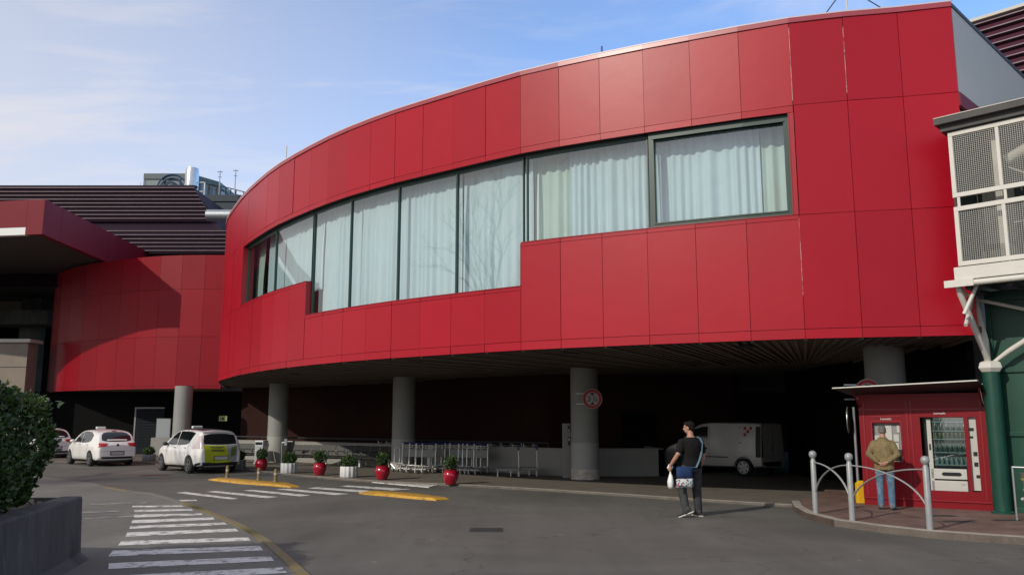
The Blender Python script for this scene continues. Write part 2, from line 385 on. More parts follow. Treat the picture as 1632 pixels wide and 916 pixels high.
def text(name, s, size, m, parent=None, loc=(0, 0, 0), rot=(pi/2, 0, 0), ext=.002, align='CENTER'):
    c = bpy.data.curves.new(name, 'FONT'); c.body = s; c.size = size; c.extrude = ext; c.align_x = align; c.align_y = 'CENTER'
    t = bpy.data.objects.new(name, c); COL.objects.link(t); bpy.context.view_layer.update()
    me = bpy.data.meshes.new_from_object(t.evaluated_get(bpy.context.evaluated_depsgraph_get())); bpy.data.objects.remove(t)
    me.materials.clear(); me.materials.append(M[m])
    o = bpy.data.objects.new(name, me); COL.objects.link(o); o.location = loc; o.rotation_euler = rot
    if parent: o.parent = parent
    return o
def bake(o):
    bpy.context.view_layer.update()
    me = bpy.data.meshes.new_from_object(o.evaluated_get(bpy.context.evaluated_depsgraph_get()))
    o.modifiers.clear(); o.data = me; return o
def leaves(bm, pts, size, rnd, mi=0, up=.4):
    for p in pts:
        a = rnd.uniform(0, 2*pi); el = rnd.uniform(-.5, 1.1)
        d = Vector((cos(a)*cos(el), sin(a)*cos(el), sin(el)+up)).normalized()
        x = d.cross(Vector((rnd.gauss(0, 1), rnd.gauss(0, 1), rnd.gauss(0, 1)))).normalized()
        s = size*rnd.uniform(.6, 1.3); q = Vector(p)
        f = bm.faces.new([bm.verts.new(q), bm.verts.new(q+d*s*.5+x*s*.24), bm.verts.new(q+d*s), bm.verts.new(q+d*s*.5-x*s*.24)]); f.material_index = mi

# ================================================================== GROUND
b = B(); sheet(b, [(-600, -200, 0), (600, -200, 0), (600, 900, 0), (-600, 900, 0)])
tag(obj('road', b, 'asphalt'), kind='structure')
# plaza in front of and under the building
kerb_line = [(300, 748), (350, 748.5), (394, 750), (448, 757), (507, 762), (570, 767), (640, 771), (722, 774), (845, 781), (1000, 791), (1091, 797.5), (1180, 803), (1262, 808)]
kl = [gp(u, v, .0) for u, v in kerb_line]
b = B(); prism(b, [(p.x, p.y) for p in kl] + [(30, 19.5), (30, 60), (-40, 60), (-30, 40), (-16, 37.5)], -.05, .05)
tag(obj('plaza_pavement', b, 'plaza'), kind='structure')
def strip(name, pts, w_, z0, z1, m, side=1, kind='structure'):
    b = B(); pts = [Vector((p[0], p[1])) for p in pts]; L_ = []; R_ = []
    for i, p in enumerate(pts):
        d = (pts[min(i+1, len(pts)-1)]-pts[max(i-1, 0)]).normalized(); n = Vector((-d.y, d.x))
        L_.append(p); R_.append(p+n*w_*side)
    for i in range(len(pts)-1):
        q = [L_[i], L_[i+1], R_[i+1], R_[i]]
        prism(b, [(v.x, v.y) for v in q], z0, z1)
    bmesh.ops.remove_doubles(b, verts=b.verts, dist=.0005)
    o = obj(name, b, m, smooth=30)
    return tag(o, kind=kind) if kind else o
strip('plaza_kerb', kl, .16, -.04, .056, 'kerb', 1)
# brick pavement
bk = [gp(u, v, .0) for u, v in [(1262, 806), (1266, 815), (1285, 826), (1330, 838), (1400, 848), (1480, 857), (1560, 863), (1632, 868), (1760, 875)]]
bk2 = [(p.x, p.y) for p in bk]
b = B(); prism(b, bk2 + [(16, 12), (16, 22), (8.2, 22.6), (6.9, 19.6), (6.1, 18.9)], -.05, .11)
tag(obj('brick_pavement', b, 'brick'), kind='structure')
strip('brick_pavement_kerb', bk2, .16, -.04, .118, 'kerb', 1)
# left slab with zebra
zk = lambda x, y: (100+x/3.886, 750+y/3.886)
yl = [zk(*p) for p in [(280, 103), (430, 130), (560, 142), (690, 178), (760, 203), (850, 232), (950, 272), (1080, 325), (1200, 385), (1300, 450), (1380, 520), (1470, 600), (1540, 665)]]
ylg = [gp(u, v, .0) for u, v in yl]
far = [gp(u, v) for u, v in [(0, 752), (100, 764), (150, 770)]]
b = B(); prism(b, [(p.x, p.y) for p in [Vector((-25, 31, 0))] + far + ylg] + [(-1.6, 8.5), (1.5, 4.5), (4, 0), (4, -20), (-40, -20), (-40, 31)], -.05, .012)
tag(obj('left_pavement', b, 'slab'), kind='structure')
strip('yellow_kerb', ylg[4:] + [Vector((-1.6, 8.5, 0)), Vector((1.5, 4.5, 0))], .13, -.04, .03, 'paint_yellow_old', -1)
strip('yellow_kerb', ylg[0:2], .12, -.04, .03, 'paint_yellow_old', -1)
strip('grey_kerb', ylg[1:5], .12, -.04, .028, 'slab', -1)
Z1 = [[(430, 215), (735, 213), (750, 220), (432, 226)], [(440, 241), (795, 235), (808, 245), (442, 253)], [(442, 270), (862, 262), (866, 272), (440, 287)], [(430, 303), (930, 287), (942, 300), (425, 325)], [(418, 340), (1000, 318), (1020, 332), (412, 357)],
      [(400, 380), (1070, 356), (1090, 372), (388, 406)], [(365, 433), (1150, 410), (1165, 430), (340, 460)], [(310, 492), (1220, 463), (1242, 490), (282, 528)], [(285, 570), (1285, 527), (1312, 555), (282, 606)], [(255, 650), (1360, 595), (1390, 630), (250, 690)]]
b = B()
for q in Z1: sheet(b, [gp(*zk(*p), .016) for p in q])
tag(obj('crosswalk_stripes', b, 'paint_white'), kind='structure')
b = B()
for q in [[(170, 203), (520, 191), (520, 199), (160, 211)], [(120, 250), (350, 244), (345, 253), (100, 263)], [(130, 290), (440, 275), (440, 283), (140, 297)]]: sheet(b, [gp(*zk(*p), .016) for p in q])
tag(obj('faded_stripes', b, 'paint_old'), kind='structure')
zs = lambda x, y: (260+x/3.4, 750+y/3.4)
Z2 = [[(70, 118), (120, 113), (405, 148), (375, 154)], [(235, 112), (285, 108), (620, 140), (560, 147)], [(430, 105), (490, 102), (800, 131), (740, 137)], [(610, 99), (670, 96), (1010, 124), (930, 130)], [(780, 93), (835, 88), (1190, 110), (1090, 117)], [(950, 82), (1000, 78), (1345, 98), (1240, 105)]]
b = B()
for q in Z2: sheet(b, [gp(*zs(*p), .004) for p in q])
sheet(b, [gp(*zs(*p), .004) for p in [(70, 157), (180, 155), (185, 161), (100, 164)]])
tag(obj('road_crosswalk_stripes', b, 'paint_white'), kind='structure')
b = B(); q = [gp(*zs(*p), .0) for p in [(1130, 63), (1180, 55), (1490, 79), (1440, 91)]]
prism(b, [(p.x, p.y) for p in q], -.04, .02); tag(obj('kerb_ramp', b, 'paint_white'), kind='structure')
# drain covers
def cover(name, u, v, w_, d_, m, label, z=.0):
    p = gp(u, v, z); b = B(); box(b, -w_/2, w_/2, -d_/2, d_/2, -.02, .006)
    for k in range(7): box(b, -w_*.4, w_*.4, -d_*.42+k*d_*.13, -d_*.42+k*d_*.13+d_*.05, .006, .012)
    o = obj(name, b, m); o.location = p; tag(o, label, 'drain cover'); return o
cover('drain_cover', 775, 844, .55, .5, 'grate', 'dark square drain grate in the open road left of the walking man')
cover('manhole_cover', 246, 757, .9, .6, 'grate_red', 'reddish manhole cover in the road in front of the two white taxis')
for u, v, l in ((1500, 822, 'dark drain cover in the brick pavement at the foot of the snack machine'), (1527, 831, 'dark cover in the brick pavement nearer the kerb beside the right barrier post')):
    cover('drain_cover', u, v, .55, .22, 'grate', l, .106)
cover('drain_cover', 1605, 829, .5, .2, 'grate', 'dark drain cover in the brick pavement below the green pillar', .106)

# ================================================================== MAIN RED BUILDING
P = [(8.93, 16.15), (7.94, 16.4), (6.89, 16.6), (5.86, 16.88), (4.89, 17.28), (3.92, 17.72), (2.96, 18.17), (2.02, 18.64), (1.11, 19.12), (.21, 19.65), (-.66, 20.27), (-1.52, 20.92), (-2.36, 21.56), (-3.18, 22.2), (-3.97, 22.9), (-4.75, 23.64), (-5.49, 24.42), (-6.22, 25.27), (-6.96, 26.18), (-7.68, 27.12), (-8.35, 28.1), (-9.0, 29.14), (-9.65, 30.22),
     (-10.3, 31.4), (-10.9, 32.6), (-11.45, 33.7), (-11.92, 34.7), (-12.35, 35.8), (-12.8, 37.3), (-13.3, 39), (-13.85, 41), (-14.4, 43)]
P = [Vector(p) for p in P]
ZB, ZT = 3.42, 10.22
red = thing('red_building', 'large curved red panel-clad terminal wing raised on grey columns with a long curtained window band', 'building')
def seg_n(i):
    d = P[i+1]-P[i]; return Vector((d.y, -d.x)).normalized()          # inward
def vn(i):
    a = seg_n(max(i-1, 0)); c = seg_n(min(i, len(P)-2)); return (a+c).normalized()
VN = [vn(i) for i in range(len(P))]
def wp(s, off=0):                                   # point at fractional joint index s, moved inward by off
    i = min(int(s), len(P)-2); t = s-i
    return P[i].lerp(P[i+1], t) + VN[i].lerp(VN[i+1], t).normalized()*off
WEND = 22.42; W0 = 2.92
clad = B()
GAP = .010
def panel(bm, s0, s1, z0, z1, g0=GAP, g1=GAP, off=0, th=.03):
    a = wp(s0, off); c = wp(s1, off); d = (c-a).normalized()
    a2 = a+d*g0*.5; c2 = c-d*g1*.5; ai = wp(s0, off+th)+d*g0*.5; ci = wp(s1, off+th)-d*g1*.5
    z0 += GAP*.5; z1 -= GAP*.5
    n_ = VN[min(int(s0), len(VN)-1)]; w1 = n_*random.uniform(-.006, .006); w2 = n_*random.uniform(-.006, .006)
    prism(bm, [(a2.x+w1.x, a2.y+w1.y), (c2.x+w2.x, c2.y+w2.y), (ci.x, ci.y), (ai.x, ai.y)], z0, z1)
for i in range(len(P)-1):
    rows = []
    s0, s1 = i, i+1
    if i <= 1 or i >= 23: panel(clad, s0, s1, ZB, 3.62); panel(clad, s0, s1, 3.62, 5.96); panel(clad, s0, s1, 5.96, 8.30); panel(clad, s0, s1, 8.30, ZT-.10)
    elif i == 2:
        panel(clad, 2, 3, ZB, 3.62); panel(clad, 2, 3, 3.62, 5.96); panel(clad, 2, 2.99, 5.96, 8.3); panel(clad, 2, 3, 8.3, ZT-.1)
    else:
        sill = 5.96 if (i < 9 or i >= 17) else 4.92
        panel(clad, s0, s1, ZB, 3.62); panel(clad, s0, s1, 3.62, sill-.09); panel(clad, s0, s1, 8.3, ZT-.1)
        if i < 22: panel(clad, s0, s1, sill-.09, sill); panel(clad, s0, s1, 8.15, 8.3)
        else: panel(clad, s0, WEND, sill-.09, sill, g1=0); panel(clad, s0, WEND, 8.15, 8.3, g1=0); panel(clad, WEND, s1, sill-.09, 8.3, g0=0)
        if i == 3: panel(clad, 3.0, 3.09, 5.96, 8.15, g0=0)
obj('cladding', clad, 'red_panel', red)
# backing wall behind the joints and the window reveals
back = B()
def backseg(s0, s1, z0, z1, o0=.032, o1=.24):
    a = wp(s0, o0); c = wp(s1, o0); d = wp(s1, o1); e = wp(s0, o1); prism(back, [(a.x, a.y), (c.x, c.y), (d.x, d.y), (e.x, e.y)], z0, z1)
for i in range(len(P)-1):
    lo = 5.95 if (i < 9 or i >= 17) else 4.915
    if i < 3 or i >= 23: backseg(i, i+1, ZB+.01, ZT-.11)
    elif i == 22: backseg(i, WEND, ZB+.01, lo); backseg(i, WEND, 8.155, ZT-.11); backseg(WEND, i+1, ZB+.01, ZT-.11)
    elif i == 3: backseg(3.09, 4, ZB+.01, lo); backseg(3.09, 4, 8.155, ZT-.11); backseg(3, 3.09, ZB+.01, ZT-.11)
    else: backseg(i, i+1, ZB+.01, lo); backseg(i, i+1, 8.155, ZT-.11)
obj('backing_wall', back, 'joint_black', red)
# red reveals
rv = B()
def reveal_v(s, z0, z1, sgn):
    a = wp(s, .0); c = wp(s, .26); d = (wp(s+.02)-wp(s)).normalized()*.02*sgn
    prism(rv, [(a.x, a.y), (c.x, c.y), (c.x+d.x, c.y+d.y), (a.x+d.x, a.y+d.y)], z0+.004, z1-.004)
reveal_v(3.09, 5.96, 8.15, 1); reveal_v(9, 4.92, 5.955, 1); reveal_v(17, 4.92, 5.955, -1); reveal_v(WEND, 5.96, 8.15, -1)
def sillseg(s0, s1, z):
    n = max(1, int(math.ceil(s1-s0)))
    for k in range(n):
        a0 = s0+(s1-s0)*k/n; a1 = s0+(s1-s0)*(k+1)/n
        q = [wp(a0, -.012), wp(a1, -.012), wp(a1, .25), wp(a0, .25)]; prism(rv, [(p.x, p.y) for p in q], z, z+.018)
sillseg(3.1, 9, 5.962); sillseg(9, 17, 4.922); sillseg(17, WEND, 5.962)
obj('window_reveal', rv, 'red_trim', red)
cop = B()
for i in range(len(P)-1):
    q = [wp(i, -.03), wp(i+1, -.03), wp(i+1, .42), wp(i, .42)]; prism(cop, [(p.x, p.y) for p in q], ZT-.10, ZT)
bmesh.ops.remove_doubles(cop, verts=cop.verts, dist=.001)
obj('coping', cop, 'red_coping', red)
cop = B()
for i in range(len(P)-1):
    q = [wp(i, -.036), wp(i+1, -.036), wp(i+1, .30), wp(i, .30)]; prism(cop, [(p.x, p.y) for p in q], ZT+.001, ZT+.028)
bmesh.ops.remove_doubles(cop, verts=cop.verts, dist=.001)
obj('coping_trim', cop, 'coping_light', red)
# pale metal cap strips of two leaking joints
for s, z0, z1 in ((3.0, 8.4, ZT-.2), (3.0, 4.3, 5.9), (2.0, 8.45, ZT-.3)):
    jb = B(); a = wp(s, -.003); d = (wp(s+.1)-wp(s)).normalized()*.0045
    prism(jb, [(a.x-d.x, a.y-d.y), (a.x+d.x, a.y+d.y), (a.x+d.x, a.y+d.y+.005), (a.x-d.x, a.y-d.y+.005)], z0, z1)
    obj('joint_strip', jb, 'joint_pale', red)
# soffit and roof
side_dir = Vector((.707, .707)); E0 = P[0]; E1 = E0+side_dir*18
inner = [E1, Vector((21, 50)), Vector((-14.4, 50))]
b = B(); prism(b, [(wp(i, .03).x, wp(i, .03).y) for i in range(len(P))][::-1] + [(p.x, p.y) for p in [E0+side_dir*.2, E1, Vector((21, 50)), Vector((-14.2, 50))]], 3.48, 3.60); obj('soffit', b, 'soffit', red)
b = B()
for i in range(0, 30):
    for k in range(5):
        s = i+k/5.0
        if s > 30: break
        a = wp(s, .08); c = wp(s, 7.5); d = (wp(s+.05)-wp(s-.05 if s > .05 else s)).normalized()*.035
        dep = .05 if k else .085
        prism(b, [(a.x-d.x, a.y-d.y), (a.x+d.x, a.y+d.y), (c.x+d.x, c.y+d.y), (c.x-d.x, c.y-d.y)], 3.48-dep, 3.482)
obj('soffit_rib', b, 'soffit', red)
for s, o in ((4.2, 1.0), (13.2, 1.1), (20.3, 1.3), (8.2, 1.0)):
    b = B(); p = wp(s, o); lathe(b, [(.17, 3.36), (.19, 3.38), (.19, 3.44)], 16, (p.x, p.y, 0)); obj('soffit_lamp', b, 'black_plastic', red)
b = B(); prism(b, [(wp(i, .3).x, wp(i, .3).y) for i in range(len(P))][::-1] + [(E0.x+.4, E0.y+.6), (E1.x, E1.y), (21, 50), (-14.2, 50)], 9.7, 9.9); obj('flat_roof', b, 'roof_grey', red)
# side wall (grey cladding above, red edge band, beige below)
def sidew(t0, t1, z0, z1, off, th=.06):
    n = Vector((.707, -.707)); a = E0+side_dir*t0+n*off; c = E0+side_dir*t1+n*off
    return [(a.x, a.y), (c.x, c.y), (c.x-n.x*th, c.y-n.y*th), (a.x-n.x*th, a.y-n.y*th)], z0, z1
b = B(); q, z0, z1 = sidew(.04, 18, 8.32, 10.12, 0); prism(b, q, z0, z1); obj('side_cladding', b, 'grey_clad', red)
b = B(); q, z0, z1 = sidew(-.01, 18, 10.12, 10.2, .02, .3); prism(b, q, z0, z1); obj('side_coping', b, 'dark_cap', red)
b = B(); q, z0, z1 = sidew(.0, 18, 8.02, 8.30, .03); prism(b, q, z0, z1); obj('side_band', b, 'maroon', red)
b = B(); q, z0, z1 = sidew(.04, 18, 3.45, 8.02, -.08); prism(b, q, z0, z1); obj('side_wall', b, 'beige_wall', red)
# windows
def run(s0, s1):
    out_ = [s0]; k = math.floor(s0)+1
    while k < s1-1e-6: out_.append(float(k)); k += 1
    out_.append(s1); return out_
def bandseg(bm, s0, s1, z0, z1, o0, o1):
    for a0, a1 in zip(run(s0, s1)[:-1], run(s0, s1)[1:]):
        q = [wp(a0, o0), wp(a1, o0), wp(a1, o1), wp(a0, o1)]; prism(bm, [(p.x, p.y) for p in q], z0, z1)
WIN = [(3.10, 5.95, 5.98, 8.12, 'thick'), (5.99, 8.95, 5.98, 8.12, 'thin'), (9.03, 11, 4.94, 8.12, 'thin'), (11, 13, 4.94, 8.12, 'thin'), (13, 15, 4.94, 8.12, 'thin'), (15, 16.95, 4.94, 8.12, 'thin'), (17.0, 19.5, 5.98, 8.12, 'thin'), (19.5, WEND-.02, 5.98, 8.12, 'thin')]
rc = random.Random(3)
for wi, (s0, s1, z0, z1, st) in enumerate(WIN):
    t = .115 if st == 'thick' else .024; o0 = .10 if st == 'thick' else .17; ts = t/1.07
    fr = B(); bandseg(fr, s0, s1, z0, z0+t*(1 if st == 'thick' else 1.2), o0, .25); bandseg(fr, s0, s1, z1-t*(1 if st == 'thick' else 2.4), z1+.03, o0, .25)
    bandseg(fr, s0, s0+ts, z0+t, z1-t, o0+.001, .249); bandseg(fr, s1-ts, s1, z0+t, z1-t, o0+.001, .249)
    if st == 'thick':
        bandseg(fr, s0+ts*.8, s1-ts*.8, z0+t-.03, z0+t, o0-.02, .2); bandseg(fr, s0+ts*.8, s1-ts*.8, z1-t, z1-t+.03, o0-.02, .2)
    win = obj('window', fr, 'frame_green', red)
    g = B()
    for a0, a1 in zip(run(s0+ts, s1-ts)[:-1], run(s0+ts, s1-ts)[1:]):
        # flat panes: chord over the whole window
        pass
    A = wp(s0+ts, .215); C = wp(s1-ts, .215)
    if s1-s0 > 2.2 and wi in (1,):  # long middle pane follows the curve gently
        pts = run(s0+ts, s1-ts)
    else: pts = run(s0+ts, s1-ts)
    vs0 = [g.verts.new((*wp(s, .215), z0+t)) for s in pts]; vs1 = [g.verts.new((*wp(s, .215), z1-t)) for s in pts]
    for k in range(len(pts)-1): g.faces.new((vs0[k], vs0[k+1], vs1[k+1], vs1[k]))
    obj('pane', g, 'glass', win, smooth=180)
    # curtain: pleated cloth hanging half a metre inside
    cu = B(); n = int((s1-s0)*34); top = []; bot = []; ph = rc.uniform(0, 6)
    segs = [(s0-.05, s1+.05, 0)]
    if wi == 0: segs = [(s0-.05, s0+.62, 1), (s0+.62, s1+.05, 0)]
    if wi == 1: segs = [(s0-.05, s1-.95, 0), (s1-.95, s1+.05, 1)]
    if wi == 7: segs = [(s0-.05, s1-1.3, 0), (s1-.7, s1+.3, 1)]
    if wi == 3: segs = [(s0+.14, s1+.05, 0)]
    for (c0, c1, mi) in segs:
        wi_a = rc.uniform(.9, 1.35); n = int((c1-c0)*60); rowt = []; rowm = []; rowb = []; off = .56+.07*mi
        f1 = rc.uniform(13, 16); f2 = rc.uniform(4, 6)
        for k in range(n+1):
            s = c0+(c1-c0)*k/n; xx = s*1.07
            wv = .030*wi_a*sin(xx*f1*2+ph+2.2*sin(xx*f2*.8+ph)) + .022*sin(xx*f2*1.7+ph*2)+rc.uniform(-.006, .006)
            wv2 = .036*wi_a*sin(xx*f1*1.9+ph+2.2*sin(xx*f2*.8+ph)+.3*sin(xx*3)) + .030*sin(xx*f2*1.7+ph*2+.4)
            a = wp(s, off+wv*.6); c = wp(s, off+wv2*1.0); d = wp(s, off+wv2*1.1)
            rowt.append(cu.verts.new((a.x, a.y, 8.35))); rowm.append(cu.verts.new((c.x, c.y, 6.9))); rowb.append(cu.verts.new((d.x, d.y, z0-.2)))
        for k in range(n):
            for r0, r1 in ((rowt, rowm), (rowm, rowb)):
                f = cu.faces.new((r0[k], r0[k+1], r1[k+1], r1[k])); f.material_index = mi
    obj('curtain', cu, ['curtain', 'curtain_warm'], win, smooth=180)
# room behind
b = B(); bandseg(b, 2.6, 22.9, 4.0, 9.2, 3.0, 3.1); bandseg(b, 2.6, 22.9, 9.1, 9.2, .25, 3.0); bandseg(b, 2.6, 22.9, 4.3, 4.4, .25, 3.0)
for s in (2.7, 22.8):
    a = wp(s, .25); c = wp(s, 3.05); d = (wp(s+.05)-wp(s)).normalized()*.05; prism(b, [(a.x, a.y), (c.x, c.y), (c.x+d.x, c.y+d.y), (a.x+d.x, a.y+d.y)], 4.4, 9.1)
obj('room', b, 'room_dark', red)
# columns: grey concrete, paler painted foot
cols = [(8.35, 19.05), (2.25, 26.62), (-4.05, 32.1), (-10.25, 37.6), (-16.1, 41.9)]
for i, (x, y) in enumerate(cols):
    b = B(); lathe(b, [(.43, 0), (.43, 1.2), (.425, 1.205), (.425, 3.5)], 40, (x, y, 0))
    c = obj('column', b, 'concrete_column', red if i < 4 else None, smooth=40)
    f = B(); lathe(f, [(.433, .03), (.433, 1.14)], 40, (x, y, 0)); obj('painted_foot', f, 'column_paint', c, smooth=40)
    if i == 4: last_col = c
    if i == 1:
        f = B(); lathe(f, [(.440, .05), (.440, .24), (.438, .32), (.434, .36)], 40, (x, y, 0)); obj('column_foot', f, 'concrete_base', c, smooth=40)
# dark walls behind the columns
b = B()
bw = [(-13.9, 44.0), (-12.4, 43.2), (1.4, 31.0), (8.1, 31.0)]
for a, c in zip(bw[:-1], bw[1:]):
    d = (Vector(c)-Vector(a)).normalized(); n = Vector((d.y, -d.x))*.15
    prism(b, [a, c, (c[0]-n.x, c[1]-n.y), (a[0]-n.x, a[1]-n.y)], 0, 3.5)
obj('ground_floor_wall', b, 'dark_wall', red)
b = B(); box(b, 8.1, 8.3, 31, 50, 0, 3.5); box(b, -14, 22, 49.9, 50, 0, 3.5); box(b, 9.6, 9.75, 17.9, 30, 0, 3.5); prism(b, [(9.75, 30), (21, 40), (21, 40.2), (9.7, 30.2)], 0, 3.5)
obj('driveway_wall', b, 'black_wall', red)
b = B(); box(b, 3.95, 5.2, 30.93, 30.98, 0, 2.15); obj('dark_door', b, 'black_wall', red)
# low parapet wall
lw = thing('low_wall', 'long low pale grey parapet wall behind the benches and luggage trolleys', 'wall')
b = B(); c_ = B(); lwp = [(-14.2, 41.8), (1.75, 27.95), (4.9, 27.95), (4.9, 30.8)]
for a, c in zip(lwp[:-1], lwp[1:]):
    d = (Vector(c)-Vector(a)).normalized(); n = Vector((-d.y, d.x))*.16
    prism(b, [a, c, (c[0]+n.x, c[1]+n.y), (a[0]+n.x, a[1]+n.y)], 0, .90)
    prism(c_, [(a[0]-n.x*.1, a[1]-n.y*.1), (c[0]-n.x*.1, c[1]-n.y*.1), (c[0]+n.x*1.1, c[1]+n.y*1.1), (a[0]+n.x*1.1, a[1]+n.y*1.1)], .902, .93)
obj('wall', b, 'low_wall', lw); obj('cap', c_, 'low_wall', lw)
b = B(); pr = [(-13.6, 41.5), (1.2, 28.6)]
tube(b, [(*pr[0], 1.08), (*pr[1], 1.08)], .035, 8)
for t in range(8):
    q = Vector(pr[0]).lerp(Vector(pr[1]), t/7); tube(b, [(q.x, q.y, .93), (q.x, q.y, 1.08)], .02, 6)
obj('rail', b, 'dark_cap', lw)

# ================================================================== DRUM
drum = thing('drum_building', 'lower round red panel-clad drum left of the main wing, part shaded by the canopy', 'building')
# curve through surveyed points
Dp = [(-14.6, 42.75), (-15.7, 42.72), (-16.9, 42.78), (-18.1, 42.98), (-19.3, 43.38), (-20.5, 43.95), (-21.7, 44.6), (-22.85, 45.35), (-23.95, 46.25), (-24.95, 47.3), (-25.8, 48.45), (-26.5, 49.7), (-27.0, 51.0), (-27.35, 52.4), (-27.5, 53.8), (-27.45, 55.2)]
Dp = [Vector(p if p[0] > -20.4 else (-20.4+(p[0]+20.4)*1.10, p[1])) for p in Dp]
b = B(); bk_ = B()
for a, c in zip(Dp[:-1], Dp[1:]):
    d = (c-a).normalized(); n = Vector((-d.y, d.x)); n = n if n.dot(Vector((-17, 50))-a) > 0 else -n
    a2 = a+d*.006; c2 = c-d*.006
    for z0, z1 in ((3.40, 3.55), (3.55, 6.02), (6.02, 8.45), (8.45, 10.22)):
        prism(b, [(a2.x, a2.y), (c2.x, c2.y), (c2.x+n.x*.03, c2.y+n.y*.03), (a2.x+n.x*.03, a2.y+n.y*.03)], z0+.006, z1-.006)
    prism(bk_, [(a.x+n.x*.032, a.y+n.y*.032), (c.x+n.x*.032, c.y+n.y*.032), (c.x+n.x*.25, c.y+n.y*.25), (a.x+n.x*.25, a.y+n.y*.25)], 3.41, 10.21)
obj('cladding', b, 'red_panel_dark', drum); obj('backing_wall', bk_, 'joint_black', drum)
Din = [Vector((p.x+(-17-p.x)*.025, p.y+(52-p.y)*.025)) for p in Dp]
b = B(); prism(b, [(p.x, p.y) for p in Din] + [(-26.5, 60), (-14.6, 60)], 3.43, 3.55); obj('soffit', b, 'soffit', drum)
b = B(); prism(b, [(p.x, p.y) for p in Din] + [(-26.5, 60), (-14.6, 60)], 9.9, 10.0); obj('flat_roof', b, 'roof_grey', drum)
last_col.parent = drum
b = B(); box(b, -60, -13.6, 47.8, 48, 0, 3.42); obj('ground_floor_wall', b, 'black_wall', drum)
# doorway frame, notice panel and pale low block in the dark ground floor
dr = thing('entrance_door', 'dark louvred entrance door in a pale frame behind the two taxis', 'door', dp(236, 700, 46.5) * 1)
dr.location.z = 0
b = B(); box(b, -.80, -.72, -.05, .05, .02, 2.55); box(b, -.72, .8, -.05, .05, 2.47, 2.55); obj('door_frame', b, 'machine_grey', dr)
b = B(); box(b, -.7, .8, -.02, .02, .02, 2.45)
for k in range(12): box(b, -.6, .5, -.05, -.02, .5+k*.15, .55+k*.15)
obj('door_leaf', b, 'door_dark', dr)
p = dp(260, 684, 45.5); b = B(); box(b, -.36, .36, 0, .05, -.58, .56); box(b, -.40, .40, .01, .04, -.62, .60, 1)
o = obj('notice_board', b, ['notice', 'dark_cap']); o.location = p; tag(o, 'tall grey notice board on the dark wall left of the left-hand column', 'notice board')
b = B(); q = dp(258, 712, 45.0); box(b, q.x-.6, q.x+.7, 45, 45.3, 0.05, .95); o = obj('grey_parapet', b, 'low_wall'); tag(o, 'short grey parapet block behind the bonnet of the yellow-green taxi', 'wall')
p = dp(355.5, 666.5, 43); s_ = thing('exit_sign', 'small yellow-green exit sign hanging in the dark between the two left columns', 'sign', p)
b = B(); box(b, -.20, .20, -.02, .02, -.13, .13); obj('panel', b, 'exit_green', s_)
b = B(); box(b, -.05, .06, -.026, -.021, -.07, .06); tube(b, [(-.09, -.026, .03), (-.14, -.026, -.03)], .02, 6); obj('symbol', b, 'sign_black', s_)

# ================================================================== CANOPY (left)
can = thing('entrance_canopy', 'big flat canopy with maroon fascia jutting out over the red drum at the left', 'canopy')
CB, CT = 10.3, 11.95
C0 = gp(67, 373, CB); C1 = gp(0, 375.5, CB); fd = (C1-C0).normalized()
c0 = Vector((C0.x, C0.y)); c1 = c0+Vector((fd.x, fd.y))*30; c2 = Vector((-22.6, 62)); c3 = c1+Vector((-1, 24))
def edge(bm, a, c, z0, z1, th, mi=0):
    d = (c-a).normalized(); n = Vector((d.y, -d.x)); cen = Vector((-35, 50)); n = n if n.dot(cen-a) > 0 else -n
    prism(bm, [(a.x, a.y), (c.x, c.y), (c.x+n.x*th, c.y+n.y*th), (a.x+n.x*th, a.y+n.y*th)], z0, z1, mi)
b = B(); fdv = Vector((fd.x, fd.y)); spl = (gp(37, 373, CB)-C0).length
n_ = 22; L_ = 30
k = 0; t = 0; edges = [0, spl]
while edges[-1] < 30: edges.append(edges[-1]+1.6)
for a_, e_ in zip(edges[:-1], edges[1:]): edge(b, c0+fdv*(a_+.005), c0+fdv*(e_-.005), CB+(.0 if a_ < spl-.01 else .36), CT, .3)
sdv = (c2-c0).normalized(); sl_ = (c2-c0).length; q_ = int(sl_/1.6)
for k in range(q_): edge(b, c0+sdv*(k*sl_/q_+.305*(k == 0)), c0+sdv*((k+1)*sl_/q_-.01), CB, CT, .3)
obj('fascia', b, 'maroon', can)
b = B(); edge(b, c0+fdv*(spl+.01), c0+fdv*30, CB, CB+.35, .28); obj('fascia_light', b, 'white_fascia', can)
b = B(); prism(b, [(c0.x-.32, c0.y+.32), (c2.x-.3, c2.y), (c3.x, c3.y), (c1.x, c1.y+.32)], CB+.02, CB+.2); obj('underside', b, 'canopy_under', can)
b = B(); prism(b, [(c0.x-.31, c0.y+.31), (c2.x-.3, c2.y), (c3.x, c3.y), (c1.x, c1.y+.31)], CT-.2, CT-.1); obj('deck', b, 'roof_grey', can)
